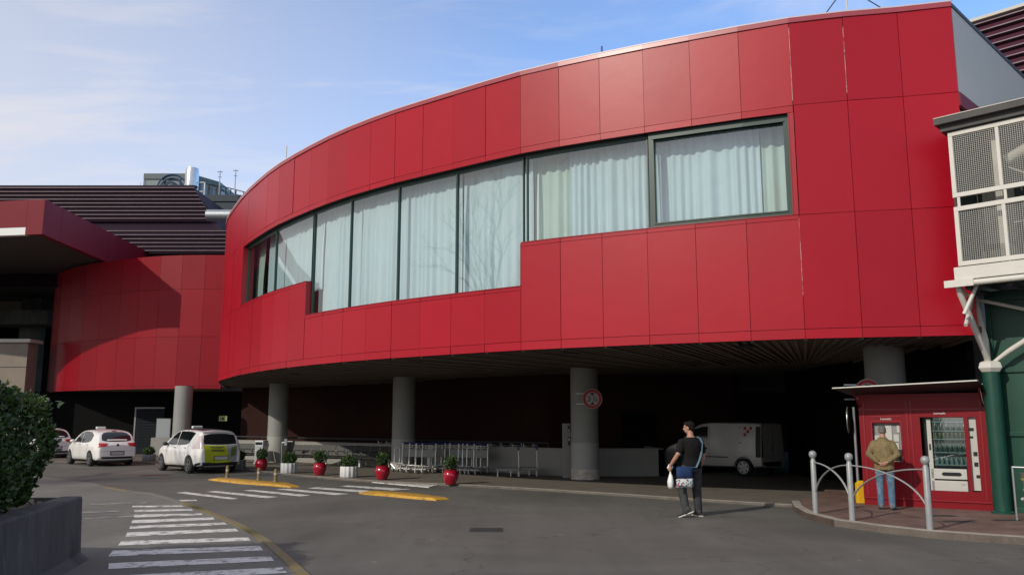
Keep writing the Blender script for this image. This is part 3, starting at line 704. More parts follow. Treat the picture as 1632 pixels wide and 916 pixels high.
# things under the canopy, far left
fb = thing('concrete_gallery', 'grey concrete gallery deck far behind under the entrance canopy', 'building')
p0 = dp(0, 500, 56); b = B(); box(b, -50, -30.9, 56, 58, 8.15, 9.1); obj('deck', b, 'concrete_dark', fb)
for x0_, x1_ in ((-34, -32.6), (-48, -46)): b = B(); box(b, x0_, x1_, 58.2, 59, 0, 10.2); obj('pier', b, 'concrete_dark', fb)
b = B(); box(b, -50, -30.5, 60, 60.3, 9.0, 10.25); obj('back_wall', b, 'beige_wall', fb)
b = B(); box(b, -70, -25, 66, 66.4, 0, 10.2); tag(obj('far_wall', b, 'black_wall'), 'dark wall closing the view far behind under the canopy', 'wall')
bh = thing('beige_annex', 'small beige block with a thin roof slab behind the hedge at the far left', 'building')
b = B(); box(b, -34, -26.3, 46, 47, 0, 6.0); obj('wall', b, 'beige_wall', bh)
b = B(); prism(b, [(-34, 45.8), (-26.1, 45.8), (-26.1, 47.1), (-34, 47.1)], 6.02, 6.2); obj('roof', b, 'grey_clad', bh)
b = B(); box(b, -34, -26.28, 45.98, 46.0, 4.68, 4.71); obj('seam', b, 'dark_cap', bh)

# ================================================================== LOUVRED ROOFS
lv = thing('louvred_roof', 'wide dark maroon louvred mansard roof behind the canopy and drum', 'roof')
def yz(v, off=0):
    r = ray(250, v); a = r.z/r.y; Y = (40.3+off)/(1-a); return Y, Y-38.5-off
b = B(); bk_ = B()
vs_ = [302+6.07*k for k in range(9)]
for i, v in enumerate(vs_):
    Y, Z = yz(v); xr = -21.6+(17.5-Z)*.83
    th = .05; box(b, -75, xr, Y-.42, Y, Z-.02, Z+.028)
for i in range(6):
    Y, Z = yz(370.4+6.2*i); box(b, -75, -12, Y-.42, Y, Z-.02, Z+.028)
for i in range(4):
    Y, Z = yz(338+6.2*i); box(b, -17.6-.35*(4-i)*.2, -12, Y-.42+.5, Y+.5, Z-.03, Z+.03)
obj('slat', b, 'slat', lv)
bv = bk_
sheet(bv, [(-75, 56.1, 17.45), (-21.6, 56.1, 17.45), (-14.5, 48.1, 9.4), (-75, 48.1, 9.4)])
sheet(bv, [(-21.6, 56.1, 17.45), (-21.6, 75, 17.45), (-9, 75, 9.4), (-10, 48.1, 9.4), (-14.5, 48.1, 9.4)])
sheet(bv, [(-75, 56.1, 17.45), (-21.6, 56.1, 17.45), (-21.6, 75, 17.45), (-75, 75, 17.45)])
obj('backing', bv, 'slat_back', lv)
b = B(); box(b, -75, -21.5, 55.85, 56.2, 17.45, 17.62); obj('ridge', b, 'slat_back', lv)
b = B(); box(b, -75, -12, 51.6, 51.9, 12.0, 13.1); obj('gutter', b, 'slat_back', lv)
# lower roof behind hip with railing
rr = thing('rear_rooftop', 'dark blue-green curved rooftop edge with a thin railing behind the louvred roof', 'roof')
b = B(); prism(b, [(-24, 62), (-20, 62), (-14, 64), (-14, 70), (-24, 70)], 8, 18.1); prism(b, [(-24, 61.9), (-20.6, 61.9), (-14, 63.9), (-14, 64.2), (-24, 62.2)], 18.1, 18.6)
obj('roof_edge', b, 'dark_blue_roof', rr)
b = B(); rp = [dp(332, 293.5, 62), dp(345, 295.5, 62.2), dp(360, 298.5, 62.5), dp(376, 302.5, 63), dp(400, 309, 63.6)]
tube(b, rp, .035, 6); tube(b, [p-Vector((0, 0, .35)) for p in rp], .02, 6)
for k in range(9):
    t = k/8*(len(rp)-1); i = min(int(t), len(rp)-2); q = rp[i].lerp(rp[i+1], t-i); tube(b, [q, q-Vector((0, 0, .9))], .035 if k % 2 else .06, 6)
obj('railing', b, 'dark_cap', rr)
for (u, v0, v1, Y, l) in ((351, 272, 312, 62.2, 'thin antenna mast on the rear rooftop nearer the steel chimney'), (376, 270, 320, 62.8, 'thin antenna mast on the rear rooftop beside the red wing')):
    b = B(); p = dp(u, v0, Y); q = dp(u, v1, Y); tube(b, [(p.x, p.y, q.z), (p.x, p.y, p.z)], .04, 6); tube(b, [(p.x-.2, p.y, p.z-.1), (p.x+.2, p.y, p.z-.1)], .03, 6); tube(b, [(p.x-.12, p.y, p.z-.5), (p.x+.12, p.y, p.z-.5)], .03, 6)
    tag(obj('antenna', b, 'galv'), l, 'antenna')
ph = thing('rooftop_penthouse', 'dark green glazed rooftop box with a ring emblem behind the steel chimney', 'building')
b = B(); prism(b, [(-29.5, 66), (-25.9, 66), (-24.4, 68.5), (-24.4, 74), (-29.5, 74)], 17.4, 21.0); obj('glazing', b, 'penthouse_glass', ph)
b = B(); prism(b, [(-29.6, 65.9), (-25.85, 65.9), (-24.3, 68.4), (-24.3, 74), (-29.6, 74)], 21.0, 21.45)
for x in (-29.55, -27.9, -26.7, -25.95): box(b, x-.04, x+.04, 65.92, 65.98, 18, 21)
for t in (0, .33, .66, 1): x = -25.88+1.5*t; y = 65.96+2.5*t; box(b, x-.03, x+.09, y-.06, y+.02, 18, 21)
obj('roof_band', b, 'penthouse', ph)
b = B()
cx_, cz_ = dp(273, 300, 65.8).x, dp(273, 300, 65.8).z
for r in (1.15, .85, .5, .25):
    tube(b, [(cx_+r*cos(pi*k/24), 65.85, cz_+r*sin(pi*k/24)) for k in range(25)], .06, 6)
obj('emblem', b, 'logo_blue', ph)
ch = thing('chimney', 'shiny cylindrical steel chimney on the louvred roof', 'chimney', (dp(305, 299, 58).x, 58, 17.4))
b = B(); lathe(b, [(.46, 0), (.46, .72), (.49, .73), (.49, .80), (.46, .81), (.46, 1.7), (.41, 2.05), (.40, 2.05), (.38, 1.9)], 32); obj('flue', b, 'steel', ch, smooth=35)
b = B(); box(b, .5, .95, -.05, .05, 1.0, 1.06); box(b, .9, .96, -.05, .05, 0, 1.05); box(b, .5, .95, -.05, .05, .35, .4); obj('bracket', b, 'galv', ch)
b = B(); lathe(b, [(.42, -.35), (.42, .35)], 24, (0, 0, 0), axis='y'); o = obj('roof_vent', b, 'galv', smooth=40); o.location = (dp(121, 299, 57).x, 57.3, 17.55); tag(o, 'small half-round metal vent on the left part of the louvred roof', 'roof vent')
b = B(); box(b, -.04, .04, -.04, .04, 0, .55); o = obj('roof_post', b, 'galv'); o.location = (dp(223, 299, 57).x, 57, 17.6); tag(o, 'tiny post on the louvred roof left of the rooftop box', 'post')
b = B(); q = dp(330, 343, 49); lathe(b, [(.33, 0), (.33, 6)], 24, (0, 0, 0)); o = obj('roof_duct', b, 'galv', smooth=40); o.location = q; o.rotation_euler = (0, pi/2, 0); tag(o, 'horizontal silver duct between the louvred roof and the red wing', 'duct')
# poles on the red roof
for (s, off, h, r, l, nm) in ((19.9, .55, 1.0, .022, 'thin white rod standing on the curved roof edge at the left', 'roof_rod'), (7.0, .2, .28, .02, 'short dark stub on the coping above the middle of the facade', 'roof_stub')):
    p = wp(s, off); b = B(); tube(b, [(p.x, p.y, 9.9), (p.x, p.y, 10.22+h)], r, 8); tube(b, [(p.x, p.y, 9.89), (p.x, p.y, 9.95)], r*3, 8)
    tag(obj(nm, b, 'white_frame' if nm == 'roof_rod' else 'dark_cap'), l, 'rod')
ra = thing('roof_mast', 'pale roof mast held by dark stay wires above the right half of the facade', 'mast', (wp(1.75, .9).x, wp(1.75, .9).y, 9.9))
b = B(); tube(b, [(0, 0, 0), (0, 0, 2.6)], .018, 8); obj('mast', b, 'white_frame', ra)
b = B(); tube(b, [(0, 0, 1.35), (-.75, -.1, .35)], .014, 6); tube(b, [(0, 0, 1.35), (1.0, -.1, .6)], .012, 6); tube(b, [(1.0, -.1, .6), (2.2, -.3, .9)], .012, 6); obj('stay', b, 'dark_cap', ra)
# right louvred roof
rl = thing('louvred_roof', 'dark maroon louvred roof rising behind the grey side wall at the upper right', 'roof')
A = Vector((14.0, 35.0)); D_ = Vector((.694, -.72)).normalized(); Nn = Vector((-.72, -.694))
b = B(); bk_ = B()
a0 = gp(1550, 40, 17); a1 = gp(1632, 15, 17); D_ = Vector((a1.x-a0.x, a1.y-a0.y)).normalized(); Nn = Vector((D_.y, -D_.x)); Nn = Nn if Nn.dot(Vector((-1, -1))) > 0 else -Nn
A = Vector((a0.x, a0.y))
for k in range(16):
    z = 16.85-k*.42; o_ = Nn*(k*.42*.6)
    p = A-D_*4+o_; q = A+D_*9+o_
    prism(b, [(p.x, p.y), (q.x, q.y), (q.x+Nn.x*.3, q.y+Nn.y*.3), (p.x+Nn.x*.3, p.y+Nn.y*.3)], z-.018, z+.018)
obj('slat', b, 'slat', rl)
p = A-D_*4; q = A+D_*9; o_ = Nn*4.2
sheet(bk_, [(p.x, p.y, 17), (q.x, q.y, 17), (q.x+o_.x, q.y+o_.y, 10), (p.x+o_.x, p.y+o_.y, 10)]); obj('backing', bk_, 'louvre_purple', rl)
b = B(); prism(b, [(p.x, p.y), (q.x, q.y), (q.x+Nn.x*.3, q.y+Nn.y*.3), (p.x+Nn.x*.3, p.y+Nn.y*.3)], 17.0, 17.12); obj('ridge', b, 'grey_clad', rl)

# ================================================================== HEIGHT LIMIT SIGNS
def height_sign(loc, rz, label, R_=.30):
    s = thing('height_limit_sign', label, 'road sign', loc, rz, 'round height limit signs')
    b = B(); lathe(b, [(R_, 0), (R_, .02)], 40, axis='y'); obj('rim', b, 'sign_white', s, smooth=40)
    b = B(); lathe(b, [(R_*.95, -.004), (R_*.95, -.001)], 40, axis='y'); obj('ring', b, 'sign_red', s)
    b = B(); lathe(b, [(R_*.68, -.008), (R_*.68, -.005)], 40, axis='y'); obj('face', b, 'sign_white', s)
    for sg in (1, -1):
        b = B(); f = [(-.075, -.012, sg*R_*.60), (.075, -.012, sg*R_*.60), (0, -.012, sg*R_*.30)]
        g = [(x, y+.003, z) for x, y, z in f]; v = [b.verts.new(p) for p in f]; w2 = [b.verts.new(p) for p in g]
        b.faces.new(v); b.faces.new(w2[::-1])
        for i in range(3): b.faces.new((v[i], v[(i+1) % 3], w2[(i+1) % 3], w2[i]))
        obj('arrow', b, 'sign_black', s)
    text('digit', '3', .24, 'sign_black', s, (-.10, -.011, -.01), ext=.003); text('digit', '.50', .145, 'sign_black', s, (.075, -.011, -.04), ext=.003); text('digit', 'm', .12, 'sign_black', s, (.06, -.011, .065), ext=.003)
    b = B(); box(b, -.5, .0, .021, .05, .14, .17); box(b, -.5, .0, .021, .05, -.17, -.14); box(b, -.03, .0, .021, .05, -.14, .14); bmesh.ops.remove_doubles(b, verts=b.verts, dist=.001); obj('bracket', b, 'galv', s)
    return s
height_sign((2.44, 25.95, 2.47), 0, 'round red-rimmed height limit sign strapped to the middle column above the ticket post')
height_sign((7.68, 18.42, 2.42), 0, 'round red-rimmed height limit sign half hidden by the kiosk awning', .28)

# ================================================================== GREEN COLUMN + CAGE BALCONY + GREEN BUILDING
D4 = Vector((.707, -.707, 0)); N4 = Vector((-.707, -.707, 0))
G0 = Vector((8.25, 15.5, 0))
def cg(s, z, off=0): return G0 + D4*s + N4*off + Vector((0, 0, z))
cage = thing('caged_balcony', 'white framed wire mesh balcony cage with grey roof on white struts and a green pillar', 'balcony')
fr = B()
def cbar(bm, s0, s1, z0, z1, o0, o1, mi=0):
    q = [cg(s0, 0, o0), cg(s1, 0, o0), cg(s1, 0, o1), cg(s0, 0, o1)]; prism(bm, [(p.x, p.y) for p in q], z0, z1, mi)
for (zl, zh) in ((4.63, 5.75), (5.93, 7.20)):
    cbar(fr, .05, 3.9, zl, zl+.085, -.03, .03); cbar(fr, .05, 3.9, zh-.085, zh, -.03, .03)
    for s in (.05, .85, 1.65, 2.45, 3.25): cbar(fr, s, s+(.075 if s < .1 else .06), zl+.085, zh-.085, -.028, .028)
for s in (.12, .9): cbar(fr, s, s+.05, 5.75, 5.93, -.02, .02)
obj('frame', fr, 'white_frame', cage, bevel=.004)
for s in (.125, .91, 1.71, 2.51):
    for (zl, zh) in ((4.715, 5.665), (6.015, 7.115)):
        b = B(); x = s
        while x < s+.74: cbar(b, x, x+.005, zl, zh, -.0075, -.0025); x += .036
        z = zl
        while z < zh: cbar(b, s, s+.74, z, z+.005, -.0025, .0025); z += .036
        obj('mesh_panel', b, 'wire', cage)
b = B(); cbar(b, -.03, 3.9, 4.37, 4.61, -.5, .05); obj('base_beam', b, 'white_frame', cage, bevel=.01)
b = B(); tube(b, [cg(-.0, 4.30, .03), cg(3.9, 4.30, .03)], .055, 12); cbar(b, -.2, .3, 4.24, 4.37, .05, .10); obj('base_rail', b, 'white_frame', cage, smooth=40)
b = B(); cbar(b, -.12, 4, 7.34, 7.46, -2.2, .22); cbar(b, -.05, 4, 7.22, 7.34, -2.2, .10); obj('roof', b, 'roof_grey', cage)
b = B(); cbar(b, -.12, 4, 7.46, 7.475, -2.2, .23); obj('roof_trim', b, 'grey_clad', cage)
b = B(); cbar(b, .0, .04, 4.5, 7.2, -1.4, -.22); cbar(b, .0, 3.9, 4.45, 7.2, -1.5, -1.4); obj('back_wall', b, 'cage_back', cage)
b = B(); cbar(b, .0, 3.9, 4.38, 4.5, -2.2, -.5)
for k in range(5): cbar(b, .1+.7*k, .18+.7*k, 4.2, 4.38, -2.2, -.1)
obj('floor', b, 'dark_cap', cage)
b = B(); cbar(b, .70, .82, 4.6, 7.1, -.35, -.25); cbar(b, .70, .86, 4.6, 5.0, -.5, -.25); tube(b, [cg(.86, 6.6, -.5), cg(1.2, 6.75, -.5), cg(2.4, 6.8, -.5)], .10, 12); tube(b, [cg(.9, 6.45, -.45), cg(1.6, 6.0, -.45)], .015, 6); tube(b, [cg(.9, 5.4, -.45), cg(2.2, 5.5, -.45)], .02, 6)
obj('pipework', b, 'cage_kit', cage, smooth=40)
# pillar and struts
PX, PY = 9.13, 16.22
b = B(); lathe(b, [(.20, .11), (.20, .14), (.155, .16), (.155, 2.72)], 28, (PX, PY, 0)); obj('pillar', b, 'green_paint', cage, smooth=35)
b = B(); lathe(b, [(.17, 2.72), (.23, 2.80), (.20, 2.90), (.13, 2.93)], 6, (PX, PY, 0)); obj('pillar_head', b, 'white_frame', cage, bevel=.01)
top = Vector((PX, PY, 2.86)); b = B()
cr_ = cg(-.02, 4.30, .0); cr2 = cg(.28, 4.30, -.2)
tube(b, [top, top.lerp(cr_, .1), top.lerp(cr_, .9), cr_], [.03, .055, .055, .025], 10)
tube(b, [top+Vector((0, .05, 0)), Vector((PX-.02, PY+.1, 3.3)), Vector((PX-.05, PY+.3, 4.3))], [.05, .085, .06], 12)
tube(b, [cr_+Vector((.1, 0, -.55)), cr2], .035, 8); tube(b, [cr_+Vector((.14, .05, -.75)), Vector((PX-.2, PY, 4.25))], .035, 8)
tube(b, [top, top+D4*.35+Vector((0, 0, .25)), top+D4*2.2+Vector((0, 0, 1.4))], [.03, .05, .05], 10)
tube(b, [Vector((PX-.05, PY+.2, 4.15)), top+D4*1.6+Vector((0, 0, .7))], .035, 8)
tube(b, [cr_+Vector((0, 0, .02)), Vector((PX-.05, PY+.3, 4.1)), ], .04, 8)
obj('strut', b, 'white_frame', cage, smooth=40)
gb = thing('green_building', 'dark green metal panelled wall with raised frames behind the green pillar at the right edge', 'building')
W0_ = Vector((9.42, 16.35, 0))
def gw(s, off=0): p = W0_+D4*s+N4*off; return (p.x, p.y)
def gbar(bm, s0, s1, z0, z1, o0, o1): prism(bm, [gw(s0, o0), gw(s1, o0), gw(s1, o1), gw(s0, o1)], z0, z1)
b = B(); gbar(b, -.2, 4, .1, 4.3, -.15, -.02); obj('wall', b, 'green_paint', gb)
b = B()
for z0, z1 in ((.1, .2), (1.52, 1.60), (2.72, 2.82), (4.1, 4.3)): gbar(b, -.2, 4, z0, z1, -.02, .03)
for s in (-.2, 1.0, 2.2): gbar(b, s, s+.09, .2, 4.1, -.02, .028)
obj('frame', b, 'green_paint', gb, bevel=.004)
# bins beside green wall
p = gp(1621, 829, .11); st = thing('bin_stand', 'grey metal framed waste bin stand cut by the right edge of the photo', 'bin', (p.x, p.y, .11), radians(-45))
b = B(); tube(b, [(0, 0, 0), (0, 0, .92)], .018, 8); tube(b, [(0, 0, .90), (.9, 0, .90)], .018, 8); tube(b, [(.9, 0, 0), (.9, 0, .92)], .018, 8); obj('frame', b, 'galv', st)
b = B(); lathe(b, [(.17, .12), (.19, .62), (.23, .78), (.24, .80), (.20, .80)], 20, (.28, .22, 0)); obj('bin_body', b, 'bin_grey', st, smooth=40)
b = B(); lathe(b, [(.195, .50), (.197, .53)], 20, (.28, .22, 0)); lathe(b, [(.212, .68), (.217, .71)], 20, (.28, .22, 0)); obj('stripe', b, 'yellow_stripe', st)
b = B(); tube(b, [(.1, .0, .36), (.14, .0, .38)], .025, 8); obj('latch', b, 'sign_white', st)

# ================================================================== KIOSK
K0 = Vector((7.24, 17.89, .11)); ka = atan2(-.5477, .8367)
kio = thing('vending_kiosk', 'dark red vending kiosk with a thin sloping awning, standing on the brick pavement', 'kiosk', K0, ka)
# local: x along front, y inward, z up (heights measured from pavement)
W_, H_, DD = 2.32, 2.30, 1.15
zo = -.11
b = B()
def kb(x0, x1, z0, z1, y0=0, y1=.06, bm=None): box(bm if bm is not None else b, x0, x1, y0, y1, z0+zo, z1+zo)
kb(0, .25, .25, 2.35); kb(.78, 1.15, .25, 2.35); kb(.25, .78, .25, .99); kb(.25, .78, 1.76, 2.35)
kb(1.15, 1.97, 1.88, 2.35); kb(1.15, 2.14, .25, .45); kb(1.93, 2.0, .45, 1.88); kb(2.14, W_, .25, 2.35); kb(1.97, 2.14, 1.88, 2.35)
kb(-.0, W_, .11, .25, .02, .08)
obj('front_panel', b, 'kiosk_red', kio)
b = B(); kb(0, .06, .12, 2.34, .061, DD); kb(W_-.06, W_, .12, 2.34, .061, DD); kb(.06, W_-.06, .12, 2.34, DD-.06, DD); kb(.06, W_-.06, 2.26, 2.34, .061, DD-.06); obj('side_wall', b, 'kiosk_red', kio)
b = B(); kb(.06, W_-.06, .12, 2.2, DD-.09, DD-.062); obj('inner_wall', b, 'kiosk_inside', kio)
b = B()
for x in (.08, .90, .98, 2.22): kb(x, x+.025, .3, 2.2, -.012, -.001)
kb(.0, W_, .245, .27, -.012, -.001); kb(.0, W_, 2.02, 2.05, -.012, -.001)
kb(.22, .81, 1.78, 1.81, -.014, -.001); kb(.22, .81, 1.88, 1.905, -.014, -.001); kb(.22, .245, .97, 1.78, -.014, -.001); kb(.785, .81, .97, 1.78, -.014, -.001)
obj('moulding', b, 'red_trim', kio)
text('lettering', 'Liomatic', .062, 'text_white', kio, (.52, -.016, 1.845+zo)); text('lettering', 'Liomatic', .062, 'text_white', kio, (1.52, -.016, 1.955+zo))
aw = B()
pts_ = [(-.28, -.88, 2.44), (W_+.0, -.88, 2.53), (W_+.05, .3, 2.36), (-.1, .3, 2.30)]
v0 = [aw.verts.new((x, y, z+zo)) for x, y, z in pts_]; v1 = [aw.verts.new((x, y, z+zo+.035)) for x, y, z in pts_]
aw.faces.new(v0[::-1]); aw.faces.new(v1)
for i in range(4): aw.faces.new((v0[i], v0[(i+1) % 4], v1[(i+1) % 4], v1[i]))
awn = obj('awning', aw, 'dark_cap', kio)
b = B(); bar(b, (-.30, -.892, 2.46+zo), (W_-.02, -.892, 2.55+zo), .04, .022); obj('awning_edge', b, 'white_frame', awn)
for x in (.0, W_-.05):
    b = B(); bar(b, (x+.02, -.6, 2.42+zo), (x+.02, .0, 2.1+zo), .03, .03); obj('bracket', b, 'kiosk_red', kio)
# snack machine
sm = thing('snack_machine', 'glass fronted drinks and snack machine in the right bay of the red kiosk', 'vending machine', K0+Matrix.Rotation(ka, 3, 'Z') @ Vector((1.15, .10, 0)), ka)
b = B(); box(b, .02, .97, .12, .85, .05, 1.80); obj('cabinet', b, 'machine_dark', sm)
b = B(); box(b, .10, .18, .0, .10, .30, 1.74); box(b, .12, .76, .0, .06, .32, .53); box(b, .12, .76, -.0, .07, .56, .76); obj('door_trim', b, 'machine_white', sm, bevel=.008)
b = B(); lathe(b, [(.03, 0), (.03, .01)], 12, (0, 0, 0)); b.clear()
pts = [(.36+.045*cos(a), .66+.035*sin(a)) for a in [pi/2+pi*k/8 for k in range(9)]] + [(.62+.045*cos(a), .66+.035*sin(a)) for a in [-pi/2+pi*k/8 for k in range(9)]]
f0 = [b.verts.new((x, -.008, z)) for x, z in pts]; f1 = [b.verts.new((x, .002, z)) for x, z in pts]; b.faces.new(f0); b.faces.new(f1[::-1])
for i in range(len(pts)): b.faces.new((f0[i], f0[(i+1) % len(pts)], f1[(i+1) % len(pts)], f1[i]))
obj('delivery_flap', b, 'machine_dark', sm)
b = B(); box(b, .20, .78, .10, .119, .80, 1.78); obj('display_back', b, 'machine_grey', sm)
for z in (.84, 1.08, 1.34, 1.50, 1.68):
    b = B(); box(b, .20, .80, -.02, .10, z-.012, z+.006); obj('shelf', b, 'shelf', sm)
b = B(); box(b, .83, .99, -.02, .10, .36, 1.80); obj('pay_panel', b, 'machine_white', sm, bevel=.006)
b = B()
for z0, z1, x0, x1 in ((1.50, 1.56, .86, .94), (1.36, 1.40, .86, .92), (1.02, 1.10, .90, .97), (.82, .90, .90, .97), (.60, .66, .92, .98), (1.60, 1.75, .80, .83)): box(b, x0, x1, -.028, -.021, z0, z1)
obj('pay_slot', b, 'machine_dark', sm)
b = B(); box(b, .125, .155, -.008, -.001, 1.12, 1.24); obj('handle', b, 'machine_dark', sm)
text('lettering', 'Lio', .06, 'machine_grey', sm, (.68, -.003, .47))
b = B(); box(b, .19, .80, -.045, -.04, .80, 1.76); obj('glass', b, 'glass', sm)
# bottles
kr = Matrix.Rotation(ka, 3, 'Z')
bp_ = B(); lathe(bp_, [(.026, 0), (.028, .01), (.028, .11), (.012, .15), (.011, .175)], 10); proto = None
rowsd = [(.846, 'bottle_clear', 'clear drink bottle on the lowest shelf of the snack machine', 7), (1.086, 'bottle_green', 'dark green drink bottle on the second shelf of the snack machine', 7), (1.346, 'can_mix', 'small olive drink can on the third shelf of the snack machine', 8), (1.506, 'bottle_green', 'small dark bottle on the fourth shelf of the snack machine', 6)]
meshes = {}
for z, mname, lab, n in rowsd:
    b = B()
    if mname == 'can_mix': lathe(b, [(.024, 0), (.027, .01), (.027, .10), (.022, .115)], 10)
    else: lathe(b, [(.026, 0), (.028, .01), (.028, .10), (.012, .13), (.011, .15)], 10)
    first = obj('drink_can' if mname == 'can_mix' else 'bottle', b, mname, smooth=40)
    for k in range(n):
        o = first if k == 0 else first.copy()
        if k: COL.objects.link(o)
        lp = K0 + kr @ Vector((1.15+.25+k*(.52/(n-1)), .10+.03, z)); o.location = lp
        tag(o, lab, 'can' if mname == 'can_mix' else 'bottle', 'drinks on one shelf of the snack machine at height %d cm' % int(z*100))
# coffee machine
cm = thing('coffee_machine', 'pale coffee machine behind the left opening of the red kiosk, in front of the man', 'vending machine', K0+kr @ Vector((.20, .10, 0)), ka)
b = B(); box(b, .0, .70, .05, .80, .05, 1.8); obj('cabinet', b, 'machine_dark', cm)
b = B(); box(b, .05, .57, .0, .049, .88, 1.66); obj('front', b, 'machine_grey', cm)
b = B(); box(b, .28, .40, -.02, -.001, 1.30, 1.60); box(b, .40, .52, -.02, -.001, 1.05, 1.25); box(b, .06, .22, -.02, -.001, 1.25, 1.40); box(b, .43, .53, -.02, -.001, 1.28, 1.42); box(b, .50, .55, -.02, -.001, 1.46, 1.6); obj('label_card', b, 'machine_white', cm)
b = B(); box(b, .42, .54, -.02, -.001, .90, 1.02); obj('keypad', b, 'machine_dark', cm)

# ================================================================== BARRIERS
bA, bB_, bC = Vector((5.63, 16.17, .11)), Vector((5.87, 15.06, .11)), Vector((6.58, 13.77, .11))
br = thing('arched_barrier', 'grey steel barrier of three ball-topped posts joined by crossing arches on the brick kerb', 'barrier')
for p in (bA, bB_, bC):
    b = B(); lathe(b, [(.050, 0), (.048, .96), (.036, .985), (.036, 1.01), (.05, 1.02), (.064, 1.045), (.070, 1.075), (.064, 1.11), (.045, 1.135), (.012, 1.145)], 20, p); obj('post', b, 'barrier_grey', br, smooth=40)
def arc(p, q, b, zt=.93, zl=.22):
    n = 16; pts = []
    for k in range(n+1):
        a = pi/2*k/n; t = sin(a); pts.append(Vector((p.x+(q.x-p.x)*t, p.y+(q.y-p.y)*t, p.z+zl+(zt-zl)*cos(a))))
    tube(b, pts, .022, 8, flat=.6)
off = Vector((.03, .02, 0))
for p, q in ((bA, bB_), (bB_, bA), (bB_, bC), (bC, bB_)):
    b = B(); arc(p, q, b); obj('arch', b, 'barrier_grey', br, smooth=60)
sp = thing('mirror_pole', 'thin grey pole with a round disc seen edge-on, just left of the kiosk', 'sign pole', (7.36, 18.45, .05))
b = B(); tube(b, [(0, 0, 0), (-.0, 0, 2.05)], .03, 10); obj('pole', b, 'galv', sp)
b = B(); tube(b, [(.27*cos(a)*.45-.13, .27*cos(a)*.9, 1.78+.27*sin(a)) for a in [2*pi*k/32 for k in range(33)]], .012, 6, caps=False)
obj('disc_rim', b, 'galv', sp)
b = B(); f = [b.verts.new((.26*cos(a)*.45-.13, .26*cos(a)*.9, 1.78+.26*sin(a))) for a in [2*pi*k/32 for k in range(32)]]; g_ = [b.verts.new(v.co+Vector((.012, -.006, 0))) for v in f]
b.faces.new(f); b.faces.new(g_[::-1])
for i in range(32): b.faces.new((f[i], f[(i+1) % 32], g_[(i+1) % 32], g_[i]))
obj('disc', b, 'black_plastic', sp)
b = B(); box(b, -.11, .10, -.06, .06, .0, .40); v = [b.verts.new(p) for p in ((-.11, -.06, .40), (.10, -.06, .40), (.10, .06, .40), (-.11, .06, .40), (-.05, -.04, .46), (.05, -.04, .46), (.05, .04, .46), (-.05, .04, .46))]
for q in ((0, 1, 5, 4), (1, 2, 6, 5), (2, 3, 7, 6), (3, 0, 4, 7), (4, 5, 6, 7)): b.faces.new([v[i] for i in q])
o = obj('yellow_box', b, 'yellow_box', bevel=.01); o.location = (7.32, 18.2, .11); tag(o, 'bright yellow box standing at the foot of the thin pole left of the kiosk', 'box')

# ticket post
p = Vector((1.72, 27.15, .05)); tp = thing('ticket_post', 'pale upright information post standing just left of the middle column', 'post', p)
b = B(); box(b, -.13, .13, -.1, .1, 0, 1.68); obj('housing', b, 'low_wall', tp, bevel=.01)
for z0_, z1_ in ((1.42, 1.62), (1.0, 1.26)): b = B(); box(b, .03, .125, -.108, -.101, z0_, z1_); obj('slot', b, 'machine_dark', tp)
b = B(); lathe(b, [(.03, -.112), (.03, -.109)], 12, (.075, 0, 1.47), axis='y'); box(b, .05, .10, -.112, -.109, 1.14, 1.22); obj('button', b, 'machine_white', tp)

# ================================================================== LANE DIVIDERS, POSTS
def divider(pts, label):
    g = [gp(u, v) for u, v in pts]; c = sum(g, Vector())/len(g); b = B()
    n = len(g); lo = [b.verts.new((p.x, p.y, 0)) for p in g]; mid = [b.verts.new((p.x, p.y, .02)) for p in g]; hi = [b.verts.new((p.x+(c.x-p.x)*(.10 if abs((p-c).length) > 1 else .3), p.y+(c.y-p.y)*.12, .055)) for p in g]
    for A_, B_ in ((lo, mid), (mid, hi)):
        for i in range(n): b.faces.new((A_[i], A_[(i+1) % n], B_[(i+1) % n], B_[i]))
    b.faces.new(hi)
    o = obj('lane_divider', b, 'rubber_yellow', smooth=35); tag(o, label, 'lane divider', 'yellow rubber lane dividers in the road'); return o
def jag(pts, n=10):
    out_ = []
    for (a, c) in zip(pts, pts[1:]+pts[:1]):
        L__ = abs(a[0]-c[0]); m = max(1, int(L__/7))
        for k in range(m): t = k/m; out_.append((a[0]+(c[0]-a[0])*t, a[1]+(c[1]-a[1])*t+(.35 if k % 2 else -.1)))
    return out_
divider(([(332, 764.7), (345, 762.3), (400, 766), (463, 771.5), (478, 776.3), (463, 777), (430, 774), (383, 770.7), (350, 767)]), 'yellow rubber lane divider carrying three small posts, beside the yellow-green taxi')
divider(([(572, 786), (592, 783.8), (640, 786.5), (683, 790), (716, 796), (695, 797.6), (657, 794.6), (615, 790.5), (583, 788)]), 'yellow rubber lane divider without posts, in front of the red pots')
py_ = None
for i, (u, v, l) in enumerate(((361.7, 763.5, 'short yellow post on the lane divider, nearest the taxi'), (411.8, 768, 'short yellow post in the middle of the lane divider'), (438.7, 770.5, 'short yellow post on the lane divider, nearest the road crosswalk'))):
    p = gp(u, v); q = thing('lane_post', l, 'post', (p.x, p.y, .06), 0, 'short yellow posts on the lane divider') if i == 0 else dup(py_, (p.x, p.y, .06), None, l)
    if i == 0:
        py_ = q; b = B(); lathe(b, [(.07, 0), (.06, .03), (.048, .04), (.048, .33), (.035, .36), (.01, .37)], 14); obj('shaft', b, 'paint_yellow_old', q, smooth=40)
        b = B(); lathe(b, [(.050, .20), (.050, .25)], 14); obj('band', b, 'sign_white', q)

